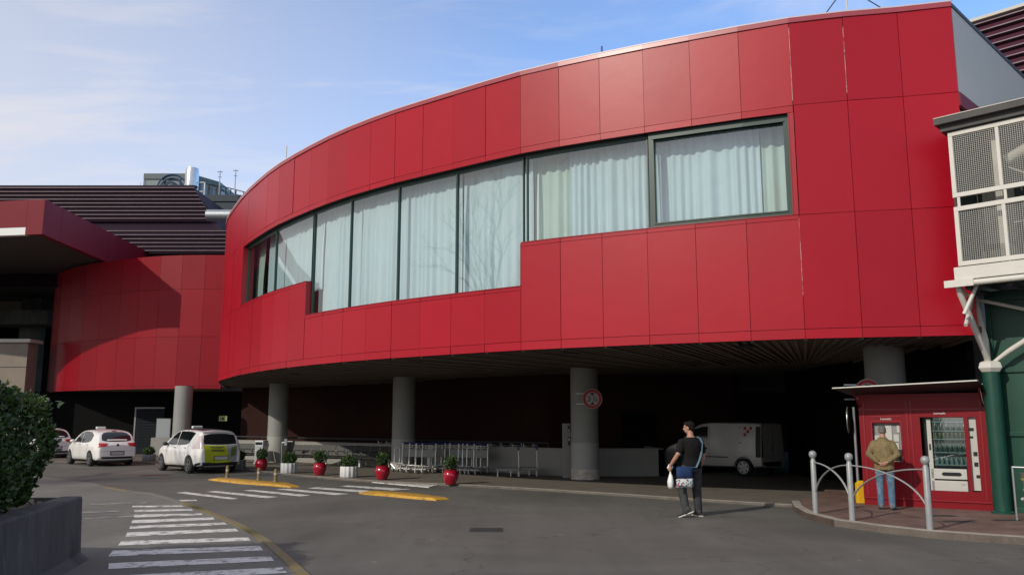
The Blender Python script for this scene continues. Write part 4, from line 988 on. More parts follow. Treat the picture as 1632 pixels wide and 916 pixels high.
# ================================================================== PLANTERS
rnd = random.Random(11)
def ball_shrub(R, h, n, flat=1.0, box_=False):
    b = B(); pts = []
    for k in range(n):
        a = rnd.uniform(0, 2*pi); u = rnd.uniform(-1, 1); rr = rnd.uniform(.72, 1.02)*(1+.12*sin(3*a+2*u)); s = sqrt(1-u*u)
        if box_: pts.append((rnd.uniform(-1, 1)*R, rnd.uniform(-1, 1)*R*.8, h*rnd.uniform(0, 1)**.7*(1-.25*rnd.random())))
        else: pts.append((R*rr*s*cos(a), R*rr*s*sin(a), h+R*flat*rr*u))
    leaves(b, pts, R*.34, rnd); return b
def red_pot(loc, label, first=[None]):
    if first[0] is None:
        t = thing('potted_shrub', label, 'plant pot', loc, 0, 'round red glazed pots with clipped shrubs')
        b = B(); lathe(b, [(.12, 0), (.14, .01), (.155, .05), (.19, .12), (.225, .22), (.225, .28), (.20, .35), (.17, .38), (.18, .41), (.195, .42), (.16, .42), (.15, .38)], 28); obj('pot', b, 'pot_red', t, smooth=60)
        b = B(); lathe(b, [(.15, .37), (.0, .39)], 16); obj('soil', b, 'soil', t)
        obj('foliage', ball_shrub(.19, .58, 900), 'leaf', t); b = B(); ellipsoid(b, (0, 0, .56), (.13, .13, .13), seg=10); tube(b, [(0, 0, .38), (0, 0, .55)], .02, 6); obj('stem', b, 'branch', t)
        first[0] = t; return t
    return dup(first[0], loc, rnd.uniform(0, 6), label)
for (u, v, s, l) in ((416, 749.5, .98, 'round red pot with a clipped shrub beside the left-hand litter bin'), (509, 757, 1.0, 'round red pot between the two white fluted planters'), (609, 764, 1.03, 'round red pot with a shrub in front of the second column'), (718, 771.5, 1.0, 'round red pot in front of the luggage trolleys, rightmost of the pots')):
    p = gp(u, v, .05); o = red_pot(p, l); o.scale = (s, s, s)
def fluted(loc, label, m, first={}):
    k_ = m
    if k_ not in first:
        t = thing('fluted_planter', label, 'planter', loc, 0, 'fluted round planters with low shrubs')
        b = B(); lathe(b, [(.25, 0), (.27, .02), (.27, .32), (.255, .34), (.22, .34), (.21, .30)], 96, flute=.045, nfl=12); obj('pot', b, m, t, smooth=50)
        b = B(); lathe(b, [(.21, .29), (.0, .31)], 16); obj('soil', b, 'soil', t)
        obj('foliage', ball_shrub(.24, .46, 900, .75), 'leaf', t); b = B(); ellipsoid(b, (0, 0, .42), (.17, .17, .13), seg=10); obj('stem', b, 'branch', t)
        first[k_] = t; return t
    return dup(first[k_], loc, rnd.uniform(0, 6), label)
fluted(gp(460, 753.5, .05), 'white fluted planter with a low shrub in front of the first bench', 'pot_white')
fluted(gp(556, 760, .05), 'white fluted planter with a low shrub between two red pots', 'pot_white')
fluted(gp(379, 746.5, .05), 'grey fluted planter in the shade behind the yellow-green taxi', 'pot_grey')
fluted(gp(237, 736, .0), 'grey fluted planter far back between the two taxis', 'pot_grey')

# ================================================================== BENCHES
def bench(loc, rz, label, first=[None]):
    if first[0] is not None: return dup(first[0], loc, rz, label)
    t = thing('metal_bench', label, 'bench', loc, rz, 'four-seat perforated metal benches')
    for k in range(4):
        x = -.78+k*.42
        s = B(); m = Matrix.Rotation(radians(8), 4, 'X'); box(s, x, x+.39, -.24, .2, .40, .42, 0, m)
        for i in range(6): box(s, x+.02, x+.37, -.24, -.235, .37, .40, 0, m)
        obj('seat', s, 'bench_metal', t)
        s = B(); m = Matrix.Translation((0, .20, .44)) @ Matrix.Rotation(radians(-24), 4, 'X'); box(s, x, x+.39, -.01, .012, .02, .40, 0, m); obj('backrest', s, 'bench_metal', t)
    for k in range(5):
        x = -.79+k*.42
        s = B(); tube(s, [(x, .22, .36), (x, -.20, .38), (x, -.26, .60), (x, .20, .58)], .016, 6); obj('armrest', s, 'black_plastic', t)
    s = B(); box(s, -.85, .9, -.03, .04, .30, .36); obj('beam', s, 'black_plastic', t)
    for x in (-.62, .62):
        s = B(); box(s, x-.03, x+.03, -.03, .03, 0, .30); box(s, x-.04, x+.04, -.28, .28, 0, .04); obj('leg', s, 'bench_leg', t)
    first[0] = t; return t
rzb = atan2(-.34, .94)
bench(gp(487, 741.5, .05), rzb, 'four-seat metal bench beside the second column from the left, first of three in a row')
bench(gp(541, 743.5, .05), rzb, 'four-seat metal bench in the middle of the three in a row')
bench(gp(596, 745.8, .05), rzb, 'four-seat metal bench ending at the third column, last of three in a row')
bench(gp(392, 737.5, .05), rzb, 'metal bench in the shade left of the litter bin')
lb = thing('litter_bin', 'square steel litter bin with pale hood in front of the second column from left', 'litter bin', gp(415.5, 739.5, .05), rzb)
b = B(); box(b, -.20, .20, -.18, .18, .05, .78); box(b, -.17, .17, -.15, .15, 0, .05); obj('body', b, 'galv', lb, bevel=.01)
b = B(); box(b, -.20, .20, -.18, .18, .90, .97); obj('hood', b, 'pot_white', lb, bevel=.01)
b = B(); box(b, -.20, -.17, -.18, .18, .78, .90); box(b, .17, .20, -.18, .18, .78, .90); box(b, -.17, .17, .10, .18, .78, .90); obj('opening_frame', b, 'galv', lb)
sg = thing('stand_ashtray', 'thin metal stand with pale fittings between the litter bin and the first bench', 'stand', gp(453, 742, .05))
b = B(); tube(b, [(-.12, 0, 0), (-.12, 0, .93)], .02, 8); tube(b, [(-.12, 0, .9), (.12, 0, .95), (.3, 0, .95)], .03, 8); box(b, -.03, .08, -.05, .05, .8, 1.05); obj('frame', b, 'galv', sg)

# ================================================================== LUGGAGE TROLLEYS
def trolley(loc, rz, label, group='luggage trolleys parked by the low wall', first=[None]):
    if first[0] is not None:
        return dup(first[0], loc, rz, label, group)
    t = thing('luggage_trolley', label, 'luggage trolley', loc, rz, group)
    b = B()
    for s in (-1, 1):
        tube(b, [(s*.24, .02, .16), (s*.24, .0, .55), (s*.24, -.05, .98)], .022, 8)
        tube(b, [(s*.24, .02, .20), (s*.22, .45, .17), (s*.10, .85, .15)], .024, 8)
    tube(b, [(-.24, .02, .22), (.24, .02, .22)], .015, 8); tube(b, [(-.15, .65, .16), (.15, .65, .16)], .015, 8); tube(b, [(-.10, .85, .15), (.10, .85, .15)], .017, 8)
    for x in (-.08, .08): tube(b, [(x, .02, .22), (x*.8, .85, .16)], .012, 6)
    obj('frame', b, 'trolley', t, smooth=50)
    b = B(); box(b, -.23, .23, -.02, .0, .52, .78); obj('advert_panel', b, 'trolley_panel', t)
    b = B()
    for z in (.82, .90): tube(b, [(-.22, -.02, z), (-.22, .20, z+.02), (.22, .20, z+.02), (.22, -.02, z)], .010, 6)
    for x in (-.15, -.05, .05, .15): tube(b, [(x, .20, .84), (x, .20, .93)], .008, 6)
    obj('basket', b, 'trolley', t)
    b = B(); tube(b, [(-.27, -.06, .99), (.27, -.06, .99)], .024, 10); tube(b, [(-.2, -.1, .95), (.2, -.1, .95)], .014, 8); obj('handle', b, 'trolley_blue', t)
    for x, y in ((-.25, .02), (.25, .02), (0, .80)):
        w2 = B(); lathe(w2, [(.10, -.018), (.115, -.012), (.115, .012), (.10, .018), (.05, .02)], 18, axis='y')
        for v in w2.verts: v.co = Vector((v.co.y+x, v.co.x+y, v.co.z+.115))
        wo = obj('wheel', w2, 'trolley_wheel', t, smooth=50)
    first[0] = t; return t
tg = radians(152)
tl = [(651, 752.5, 168, 'luggage trolley nearest the second column, left of the loose trio'), (662, 753.6, 166, 'luggage trolley in the middle of the loose trio by the column'), (673, 754.3, 170, 'luggage trolley at the right of the loose trio by the column'),
      (704, 752.0, 172, 'luggage trolley first of the nested row behind the rightmost red pot'), (714, 753.0, 172, 'luggage trolley second in the nested row behind the rightmost red pot'), (727, 753.8, 172, 'luggage trolley third in the nested row, hidden behind the shrub of the rightmost red pot'), (741, 754.8, 172, 'luggage trolley fourth in the nested row, right of the rightmost red pot'), (766, 756.0, 170, 'luggage trolley standing alone at the right end of the nested row')]
tl += [(683, 754.6, 171, 'luggage trolley just right of the loose trio, nested tightly'), (692, 752.4, 172, 'luggage trolley between the loose trio and the nested row'), (748, 755.2, 172, 'luggage trolley fifth in the nested row right of the rightmost red pot'), (755, 755.6, 171, 'luggage trolley sixth in the nested row, next to the last one'), (698, 753.4, 172, 'luggage trolley squeezed in front of the first of the nested row')]
for u, v, a, l in tl: trolley(gp(u, v-2, .05), radians(a), l)
q0 = Vector((-5.2, 34.9)); q1 = Vector((.6, 29.9))
for k in range(16):
    q = q0.lerp(q1, k/15); trolley((q.x, q.y, .05), atan2(q1.y-q0.y, q1.x-q0.x)-pi/2, 'blue-handled luggage trolley in the long nested row behind the low wall', 'luggage trolleys nested behind the low wall')
ht = thing('hand_truck', 'small looped hand truck at the foot of the column left of the luggage trolleys', 'hand truck', gp(632, 751, .05))
b = B(); tube(b, [(-.09, 0, .25), (-.09, .02, .75)]+[(-.09*cos(pi*k/8), .02, .75+.09*sin(pi*k/8)) for k in range(9)]+[(.09, .02, .75), (.09, 0, .25)], .013, 8); tube(b, [(-.22, 0, .30), (.22, 0, .28)], .02, 8); tube(b, [(-.2, 0, .27), (-.05, -.1, .12)], .02, 8); tube(b, [(.2, 0, .27), (.05, -.1, .12)], .02, 8); obj('frame', b, 'trolley', ht)
for s in (-1, 1):
    w2 = B(); lathe(w2, [(.06, -.015), (.06, .015)], 14, axis='y')
    for v in w2.verts: v.co = Vector((v.co.y+s*.09, v.co.x-.1, v.co.z+.06))
    obj('wheel', w2, 'tyre', ht)
def platform(loc, label, wdt, first=[None]):
    t = thing('platform_cart', label, 'cart', loc, 0, 'flat platform carts by the low wall')
    b = B(); box(b, -wdt, 0, -.25, .25, .24, .27); box(b, -wdt-.02, .0, -.28, -.25, .18, .25); obj('deck', b, 'trolley_panel', t)
    for x in (-wdt+.02, -.26, -.02):
        for y0_, z1_ in ((-.24, .2), (.22, .24)): b = B(); tube(b, [(x, y0_, 0), (x, y0_, z1_)], .018, 8); obj('leg', b, 'trolley', t)
    b = B(); tube(b, [(-.0, -.24, .2), (-.02, -.24, 1.0)], .018, 8); tube(b, [(-.02, -.24, .98), (-.16, -.24, .99)], .012, 6); obj('post', b, 'trolley', t)
    b = B(); box(b, -.05, .02, -.27, -.21, .83, 1.0); obj('lock', b, 'trolley_blue', t); return t
platform(gp(827, 758.5, .05), 'flat low platform cart with an upright post, left of two', .70)
platform(gp(856, 757.5, .05), 'flat low platform cart with an upright post and dark end, right of two', .60)

# ================================================================== VEHICLES
def interp(tab, x):
    if x <= tab[0][0]: return tab[0][1]
    for (a, p), (c, q) in zip(tab[:-1], tab[1:]):
        if x <= c: return p+(q-p)*(x-a)/(c-a)
    return tab[-1][1]
def smoothstep(t): t = max(0, min(1, t)); return t*t*(3-2*t)
def car_body(name, top_, bot, W, wz, plan, xs, m, parent, arches, wr, rcorner=.10, crown=.035):
    b = B(); rings = []
    for x in xs:
        zt = interp(top_, x); zb = interp(bot, x); pf = interp(plan, x); H2 = W/2*pf
        r = min(rcorner, (zt-zb)*.3); pts = []
        n1_ = 9
        for k in range(n1_): z = zb+(zt-r-crown-zb)*k/(n1_-1); pts.append((H2*interp(wz, z), z))
        w1 = H2*interp(wz, zt-r-crown); 
        for k in range(1, 5):
            a = pi/2*k/4; pts.append((w1-r*1.3*(1-cos(a)), zt-r-crown+r*sin(a)))
        yl_ = pts[-1][0]
        for k in range(1, 5): t = k/4; pts.append((yl_*(1-t), zt-crown*(1-t)**2))
        full = [(-y, z) for y, z in pts[:-1]] + [(0, pts[-1][1])] + [(y, z) for y, z in pts[:-1]][::-1]
        rings.append([b.verts.new((x, y, z)) for y, z in full])
    for a, c in zip(rings[:-1], rings[1:]):
        n = len(a)
        for k in range(n-1): b.faces.new((a[k], a[k+1], c[k+1], c[k]))
        b.faces.new((a[n-1], a[0], c[0], c[n-1]))
    b.faces.new(rings[0]); b.faces.new(rings[-1][::-1])
    o = obj(name, b, m, parent)
    ss = o.modifiers.new('s', 'SUBSURF'); ss.levels = 1; ss.render_levels = 1
    cut = B()
    for ax in arches:
        for s in (-1, 1): lathe(cut, [(wr+.055, -.19), (wr+.055, .20)], 28, (ax, s*(W/2-.02), wr), axis='y')
    co_ = obj('cut', cut, 'car_black'); co_.parent = parent
    md = o.modifiers.new('b', 'BOOLEAN'); md.object = co_; md.operation = 'DIFFERENCE'; md.solver = 'EXACT'
    bake(o); bpy.data.objects.remove(co_)
    o.data.shade_smooth(); o.data.set_sharp_from_angle(angle=radians(38))
    me = o.data; bv = BVHTree.FromPolygons([v.co[:] for v in me.vertices], [p.vertices[:] for p in me.polygons])
    return o, bv
def patch(name, up, lo, view, bv, m, parent, off=.006, rows=5, cols=14, sub=None):
    """up/lo: polylines (a,b) in the view plane; projected onto the body"""
    def samp(pl, t):
        L_ = [0]
        for p, q in zip(pl[:-1], pl[1:]): L_.append(L_[-1]+sqrt((p[0]-q[0])**2+(p[1]-q[1])**2))
        d = t*L_[-1]
        for i in range(len(pl)-1):
            if d <= L_[i+1]+1e-9:
                k = (d-L_[i])/max(1e-9, L_[i+1]-L_[i]); return (pl[i][0]+(pl[i+1][0]-pl[i][0])*k, pl[i][1]+(pl[i+1][1]-pl[i][1])*k)
        return pl[-1]
    b = B(); grid = []
    for r in range(rows+1):
        row = []
        for c in range(cols+1):
            p = samp(up, c/cols); q = samp(lo, c/cols); a = p[0]+(q[0]-p[0])*r/rows; z = p[1]+(q[1]-p[1])*r/rows
            if view == 'left': o_, d_ = Vector((a, 3, z)), Vector((0, -1, 0))
            elif view == 'right': o_, d_ = Vector((a, -3, z)), Vector((0, 1, 0))
            elif view == 'rear': o_, d_ = Vector((-5, a, z)), Vector((1, 0, 0))
            elif view == 'front': o_, d_ = Vector((5, a, z)), Vector((-1, 0, 0))
            else: o_, d_ = Vector((a, z, 4)), Vector((0, 0, -1))
            h, n, i, ds = bv.ray_cast(o_, d_)
            row.append(b.verts.new(h+n*off - d_*off*.3) if h is not None else None)
        grid.append(row)
    for r in range(rows):
        for c in range(cols):
            q = (grid[r][c], grid[r][c+1], grid[r+1][c+1], grid[r+1][c])
            if all(q): b.faces.new(q)
    return obj(name, b, m, parent, smooth=180)
def wheel(parent, x, y, r, wd, side, spokes=5, steel=False):
    b = B(); lathe(b, [(r*.66, -wd*.5), (r*.92, -wd*.5), (r, -wd*.36), (r, wd*.36), (r*.92, wd*.5), (r*.66, wd*.5)], 32, (x, y, r), axis='y'); w_ = obj('wheel', b, 'tyre', parent, smooth=50)
    b = B(); yo = y+side*(wd*.5+.004)
    lathe(b, [(r*.60, yo-.02), (r*.68, yo-.02), (r*.68, yo+.012), (r*.60, yo+.012)], 32, (x, 0, r), axis='y', closed=True)
    lathe(b, [(r*.15, yo-.015), (r*.15, yo+.01)], 16, (x, 0, r), axis='y')
    for k in range(spokes):
        a = 2*pi*k/spokes+.3; w2 = r*(.30 if steel else .13)
        c_, s_ = cos(a), sin(a); p = Vector((x, yo, r)); d = Vector((c_, 0, s_)); n = Vector((-s_, 0, c_))
        q = [p+d*r*.1-n*w2*.5, p+d*r*.64-n*w2*.6, p+d*r*.64+n*w2*.6, p+d*r*.1+n*w2*.5]
        v0_ = [b.verts.new(k_) for k_ in q]; v1_ = [b.verts.new(k_-Vector((0, side*.02, 0))) for k_ in q]
        b.faces.new(v0_); b.faces.new(v1_[::-1])
        for i in range(4): b.faces.new((v0_[i], v0_[(i+1) % 4], v1_[(i+1) % 4], v1_[i]))
    obj('rim', b, 'rim', w_)
XS = [-2.15, -2.145, -2.13, -2.10, -2.05, -2.0, -1.9, -1.8, -1.7, -1.6, -1.5, -1.4, -1.2, -1.0, -.8, -.5, -.2, .1, .3, .5, .7, .9, 1.05, 1.2, 1.35, 1.5, 1.65, 1.8, 1.92, 2.02, 2.09, 2.13, 2.15]
def hatchback(kind, loc, rz, scale, label):
    t = thing('taxi', label, 'taxi', loc, rz, None, scale)
    if kind == 'A':   # lower, rounder rear
        top_ = [(-2.15, .92), (-2.10, .98), (-2.05, 1.03), (-1.95, 1.18), (-1.8, 1.36), (-1.62, 1.47), (-1.4, 1.52), (-1.0, 1.57), (-.5, 1.59), (0, 1.58), (.35, 1.53), (.7, 1.36), (1.05, 1.14), (1.3, 1.02), (1.7, .92), (2.0, .80), (2.1, .70), (2.15, .60)]
    else:
        top_ = [(-2.15, .95), (-2.11, 1.02), (-2.06, 1.12), (-1.99, 1.32), (-1.90, 1.48), (-1.78, 1.56), (-1.5, 1.60), (-1.0, 1.635), (-.5, 1.65), (0, 1.64), (.3, 1.60), (.6, 1.47), (.95, 1.26), (1.25, 1.08), (1.7, .95), (2.0, .82), (2.1, .72), (2.15, .62)]
    bot = [(-2.15, .34), (-2.1, .27), (-1.9, .21), (1.9, .18), (2.1, .24), (2.15, .32)]
    wz = [(.15, .90), (.25, .955), (.40, .985), (.62, 1.0), (.85, .985), (.96, .955), (1.0, .935), (1.25, .86), (1.5, .76), (1.65, .70)]
    plan = [(-2.15, .80), (-2.12, .86), (-2.0, .925), (-1.7, .965), (-1.2, .99), (-.5, 1), (.8, 1), (1.3, .985), (1.7, .94), (1.95, .85), (2.08, .74), (2.15, .62)]
    WW = 1.80
    body, bv = car_body('body', top_, bot, WW, wz, plan, XS, 'car_white', t, (-1.30, 1.36), .32)
    for sd_, vw in ((1, 'left'), (-1, 'right')):
        if kind == 'A':
            g1 = patch('side_window', [(.62, 1.20), (.30, 1.40), (-.02, 1.475)], [(.80, 1.02), (.4, 1.005), (-.02, .995)], vw, bv, 'car_glass', body)
            g2 = patch('side_window', [(-.08, 1.48), (-.6, 1.49), (-1.0, 1.45), (-1.3, 1.33)], [(-.08, .995), (-.6, 1.0), (-1.0, 1.03), (-1.22, 1.10)], vw, bv, 'car_glass', body)
        else:
            g1 = patch('side_window', [(.55, 1.34), (.25, 1.50), (-.02, 1.545)], [(.92, 1.06), (.4, 1.035), (-.02, 1.03)], vw, bv, 'car_glass', body)
            g2 = patch('side_window', [(-.08, 1.55), (-.7, 1.55), (-1.15, 1.53), (-1.42, 1.49)], [(-.08, 1.03), (-.5, 1.04), (-.9, 1.06), (-1.10, 1.11)], vw, bv, 'car_glass', body)
        for x0, x1 in ((-.055, -.045), (-.96, -.95), (.86, .87)):
            patch('door_seam', [(x0, .98), (x1, .98)], [(x0, .34), (x1, .34)], vw, bv, 'car_black', body, off=.003, rows=6, cols=1)
        patch('sill', [(-.85, .30), (.95, .30)], [(-.85, .235), (.95, .235)], vw, bv, 'car_black', body, off=.004, rows=1, cols=10)
        for x in (.12, -.82): patch('door_handle', [(x, .93 if kind == 'A' else .95), (x-.16, .93 if kind == 'A' else .95)], [(x, .905 if kind == 'A' else .925), (x-.16, .905 if kind == 'A' else .925)], vw, bv, 'rim', body, off=.02, rows=1, cols=4)
        mb = B(); ellipsoid(mb, (.78, sd_*(WW/2+.06), 1.06), (.10, .11, .075)); box(mb, .74, .80, sd_*(WW/2-.08) if sd_ > 0 else -(WW/2+.02), sd_*(WW/2+.02) if sd_ > 0 else -(WW/2-.08), 1.0, 1.04); obj('wing_mirror', mb, 'car_white' if kind == 'A' else 'car_black', t, smooth=60)
        for x in (-1.30, 1.36): wheel(t, x, sd_*(WW/2-.115), .32, .21, sd_)
    if kind == 'A':
        patch('rear_window', [(.60, 1.30), (.50, 1.42), (.3, 1.46), (0, 1.47), (-.3, 1.46), (-.50, 1.42), (-.60, 1.30)], [(.62, 1.12), (.52, 1.08), (.3, 1.06), (0, 1.055), (-.3, 1.06), (-.52, 1.08), (-.62, 1.12)], 'rear', bv, 'car_glass', body, rows=8, cols=20)
        for s in (1, -1): patch('tail_lamp', [(s*.40, .985), (s*.76, 1.0)], [(s*.48, .87), (s*.79, .83)], 'rear', bv, 'tail_red', body, off=.012)
        patch('wiper_panel', [(.42, 1.14), (.0, 1.15), (-.42, 1.14)], [(.42, 1.095), (0, 1.10), (-.42, 1.095)], 'rear', bv, 'car_white', body, off=.02, rows=1)
        patch('brake_lamp', [(.10, 1.51), (-.10, 1.51)], [(.11, 1.485), (-.11, 1.485)], 'rear', bv, 'tail_red', body, off=.02, rows=1)
        patch('number_plate', [(.26, .62), (-.26, .62)], [(.26, .50), (-.26, .50)], 'rear', bv, 'plate', body, off=.015, rows=2, cols=4)
        patch('plate_recess', [(.30, .645), (-.30, .645)], [(.30, .475), (-.30, .475)], 'rear', bv, 'car_black', body, off=.006, rows=2, cols=4)
        patch('badge', [(.05, .95), (-.05, .95)], [(.05, .87), (-.05, .87)], 'rear', bv, 'car_black', body, off=.015, rows=1, cols=3)
        patch('bumper_line', [(.80, .66), (-.80, .66)], [(.80, .652), (-.80, .652)], 'rear', bv, 'car_black', body, off=.004, rows=1, cols=16)
        patch('lower_bumper', [(.78, .42), (-.78, .42)], [(.74, .33), (-.74, .33)], 'rear', bv, 'car_black', body, off=.006, rows=2, cols=12)
        rl_ = 1.60
    else:
        patch('rear_window', [(.60, 1.42), (.3, 1.46), (0, 1.47), (-.3, 1.46), (-.60, 1.42)], [(.64, 1.09), (.3, 1.07), (0, 1.065), (-.3, 1.07), (-.64, 1.09)], 'rear', bv, 'car_glass', body, rows=8, cols=20)
        patch('spoiler_lip', [(.55, 1.525), (0, 1.555), (-.55, 1.525)], [(.60, 1.465), (0, 1.49), (-.60, 1.465)], 'rear', bv, 'livery_grey', body, off=.02, rows=2)
        patch('tail_lamp', [(.66, 1.40), (.70, 1.38)], [(.66, .93), (.84, .93)], 'rear', bv, 'tail_clear', body, off=.014, rows=10, cols=5)
        patch('tail_lamp', [(-.66, 1.40), (-.70, 1.38)], [(-.66, .93), (-.84, .93)], 'rear', bv, 'tail_clear', body, off=.014, rows=10, cols=5)
        patch('livery_panel', [(.66, 1.06), (.30, 1.04), (-.05, 1.04), (-.18, 1.04)], [(.60, .44), (.30, .40), (.0, .40), (-.40, .42)], 'rear', bv, 'livery', body, off=.010, rows=10, cols=16)
        patch('livery_panel', [(-.18, 1.04), (-.4, 1.04), (-.66, 1.06)], [(-.40, .42), (-.5, .42), (-.62, .46)], 'rear', bv, 'livery_grey', body, off=.010, rows=10, cols=8)
        patch('livery_print', [(.42, 1.0), (.05, .99), (-.1, 1.0)], [(.42, .95), (.05, .93), (-.1, .96)], 'rear', bv, 'livery_dark', body, off=.013, rows=2)
        patch('livery_print', [(.40, .90), (-.15, .88)], [(.36, .83), (-.12, .80)], 'rear', bv, 'livery_dark', body, off=.013, rows=2)
        patch('livery_print', [(-.40, .95), (-.62, 1.02)], [(-.38, .60), (-.56, .66)], 'rear', bv, 'livery_dark', body, off=.013, rows=6, cols=4)
        patch('number_plate', [(.24, .63), (-.28, .63)], [(.24, .51), (-.28, .51)], 'rear', bv, 'plate', body, off=.02, rows=2, cols=4)
        patch('plate_recess', [(.28, .66), (-.32, .66)], [(.28, .49), (-.32, .49)], 'rear', bv, 'livery_dark', body, off=.015, rows=2, cols=4)
        patch('lower_bumper', [(.82, .43), (0, .41), (-.82, .43)], [(.76, .30), (0, .30), (-.76, .30)], 'rear', bv, 'car_black', body, off=.008, rows=3, cols=14)
        patch('lower_bumper', [(-1.66, .34), (-1.9, .38), (-2.12, .43)], [(-1.66, .24), (-1.9, .24), (-2.1, .30)], 'left', bv, 'car_black', body, off=.008, rows=2, cols=6)
        patch('roof_glass', [(-1.5, .48), (-.3, .50), (.2, .48)], [(-1.5, -.48), (-.3, -.50), (.2, -.48)], 'top', bv, 'car_black', body, off=.006)
        rl_ = 1.66
    patch('windscreen', [(.50, 1.36 if kind == 'A' else 1.45), (-.50, 1.36 if kind == 'A' else 1.45)], [(.66, 1.10 if kind == 'A' else 1.12), (-.66, 1.10 if kind == 'A' else 1.12)], 'front', bv, 'car_glass', body)
    for s in (1, -1): patch('headlight', [(s*.42, .72), (s*.72, .78)], [(s*.42, .62), (s*.66, .62)], 'front', bv, 'tail_clear', body, off=.012)
    s = B(); box(s, .05, .22, -.20, .20, rl_-.01, rl_+.09); obj('taxi_sign', s, 'pot_white', t, bevel=.03, seg=3)
    s = B(); box(s, -1.9, 1.9, -.62, .62, .16, .34); obj('underbody', s, 'car_black', t)
    return t
hd = radians(90+43)
def place(rl, h, s, x=-1.30, y=.785):
    d = Vector((cos(h), sin(h), 0)); n = Vector((-sin(h), cos(h), 0)); return rl-d*x*s-n*y*s
SCL = .93
hatchback('B', place(Vector((-11.25, 30.25, 0)), radians(90+43), SCL), radians(90+43), SCL, 'white taxi with a yellow-green printed tailgate and dark roof, nearer of the taxis')
hatchback('A', place(Vector((-17.05, 35.0, 0)), radians(90+44), SCL), radians(90+44), SCL, 'plain white taxi with red tail lamps queuing ahead of the yellow-green one')
hatchback('A', place(Vector((-22.9, 41.2, 0)), radians(90+50), SCL), radians(90+50), SCL*1.02, 'white taxi mostly hidden behind the hedge, furthest of the three')
# passenger in near taxi: dim head behind rear side glass is not separable from the dark glass
# van
vh = radians(90+46); VS = .93
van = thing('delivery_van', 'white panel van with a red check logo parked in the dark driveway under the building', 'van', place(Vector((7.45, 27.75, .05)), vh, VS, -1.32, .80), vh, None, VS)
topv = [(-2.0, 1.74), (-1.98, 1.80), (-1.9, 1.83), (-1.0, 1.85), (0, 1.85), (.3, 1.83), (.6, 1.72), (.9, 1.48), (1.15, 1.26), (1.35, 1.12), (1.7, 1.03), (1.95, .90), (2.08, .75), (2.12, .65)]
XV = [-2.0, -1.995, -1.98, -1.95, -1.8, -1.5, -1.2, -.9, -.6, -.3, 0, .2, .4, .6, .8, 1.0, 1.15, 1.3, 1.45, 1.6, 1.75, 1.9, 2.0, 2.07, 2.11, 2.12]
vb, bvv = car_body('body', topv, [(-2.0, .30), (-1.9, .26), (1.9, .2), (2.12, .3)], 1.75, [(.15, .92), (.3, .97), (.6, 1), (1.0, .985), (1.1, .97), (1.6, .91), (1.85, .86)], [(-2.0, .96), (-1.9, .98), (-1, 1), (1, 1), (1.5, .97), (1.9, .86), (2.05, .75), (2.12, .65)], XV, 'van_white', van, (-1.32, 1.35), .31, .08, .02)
for vw in ('left', 'right'):
    patch('side_window', [(.78, 1.46), (.55, 1.62), (.30, 1.68), (.06, 1.70)], [(1.12, 1.10), (.7, 1.03), (.4, .98), (.06, 1.02)], vw, bvv, 'car_glass', vb, rows=6)
    for x in (-.01, 1.02): patch('door_seam', [(x, 1.72 if x < 0 else 1.1), (x+.012, 1.72 if x < 0 else 1.1)], [(x, .30), (x+.012, .30)], vw, bvv, 'car_black', vb, off=.003, rows=6, cols=1)
    patch('tail_lamp_strip', [(-1.80, 1.70), (-1.985, 1.70)], [(-1.80, .66), (-1.985, .66)], vw, bvv, 'car_black', vb, off=.008, rows=6, cols=3)  # black tail-lamp strip laid on the rear corner, no opening behind it
    patch('rub_strip', [(.95, .66), (-.75, .66)], [(.95, .625), (-.75, .625)], vw, bvv, 'car_black', vb, off=.012, rows=1)
    patch('door_handle', [(.28, .93), (.17, 1.0), (.05, .93)], [(.28, .925), (.17, .85), (.05, .925)], vw, bvv, 'car_black', vb, off=.012, rows=2, cols=4)
for i, (x, z) in enumerate(((-1.62, 1.64), (-1.40, 1.64), (-1.51, 1.53), (-1.40, 1.42))):
    xx = (-1.40, -1.62, -1.51, -1.40)[i]
    patch('check_logo', [(xx+.05, z+.05), (xx-.05, z+.05)], [(xx+.05, z-.05), (xx-.05, z-.05)], 'left', bvv, 'decal_red', vb, off=.012, rows=1, cols=1)
patch('tail_strip', [(.84, 1.66), (.72, 1.68)], [(.84, .66), (.72, .66)], 'rear', bvv, 'car_black', vb, off=.01, rows=4, cols=2)
patch('rear_bumper', [(.80, .50), (-.80, .50)], [(.78, .34), (-.78, .34)], 'rear', bvv, 'car_black', vb, off=.012, rows=1, cols=6)
patch('door_split', [(.012, 1.74), (-.012, 1.74)], [(.012, .52), (-.012, .52)], 'rear', bvv, 'car_black', vb, off=.006, rows=4, cols=1)
patch('number_plate', [(.60, .74), (.12, .74)], [(.60, .63), (.12, .63)], 'rear', bvv, 'plate', vb, off=.012, rows=1, cols=2)
patch('door_handle', [(.10, 1.02), (.02, 1.02)], [(.10, .88), (.02, .88)], 'rear', bvv, 'car_black', vb, off=.02, rows=1, cols=2)
for sd_ in (-1, 1):
    for x in (-1.32, 1.35): wheel(van, x, sd_*(1.75/2-.11), .31, .2, sd_, 6, True)
    s = B(); ellipsoid(s, (.98, sd_*.98, 1.12), (.07, .09, .12)); box(s, .95, 1.0, min(sd_*.82, sd_*.95), max(sd_*.82, sd_*.95), 1.05, 1.1); obj('wing_mirror', s, 'car_black', van, smooth=60)
patch('headlight', [(.45, .85), (.75, .90)], [(.45, .72), (.72, .72)], 'front', bvv, 'tail_clear', vb, off=.012)
patch('windscreen', [(.55, 1.62), (-.55, 1.62)], [(.70, 1.18), (-.70, 1.18)], 'front', bvv, 'car_glass', vb)

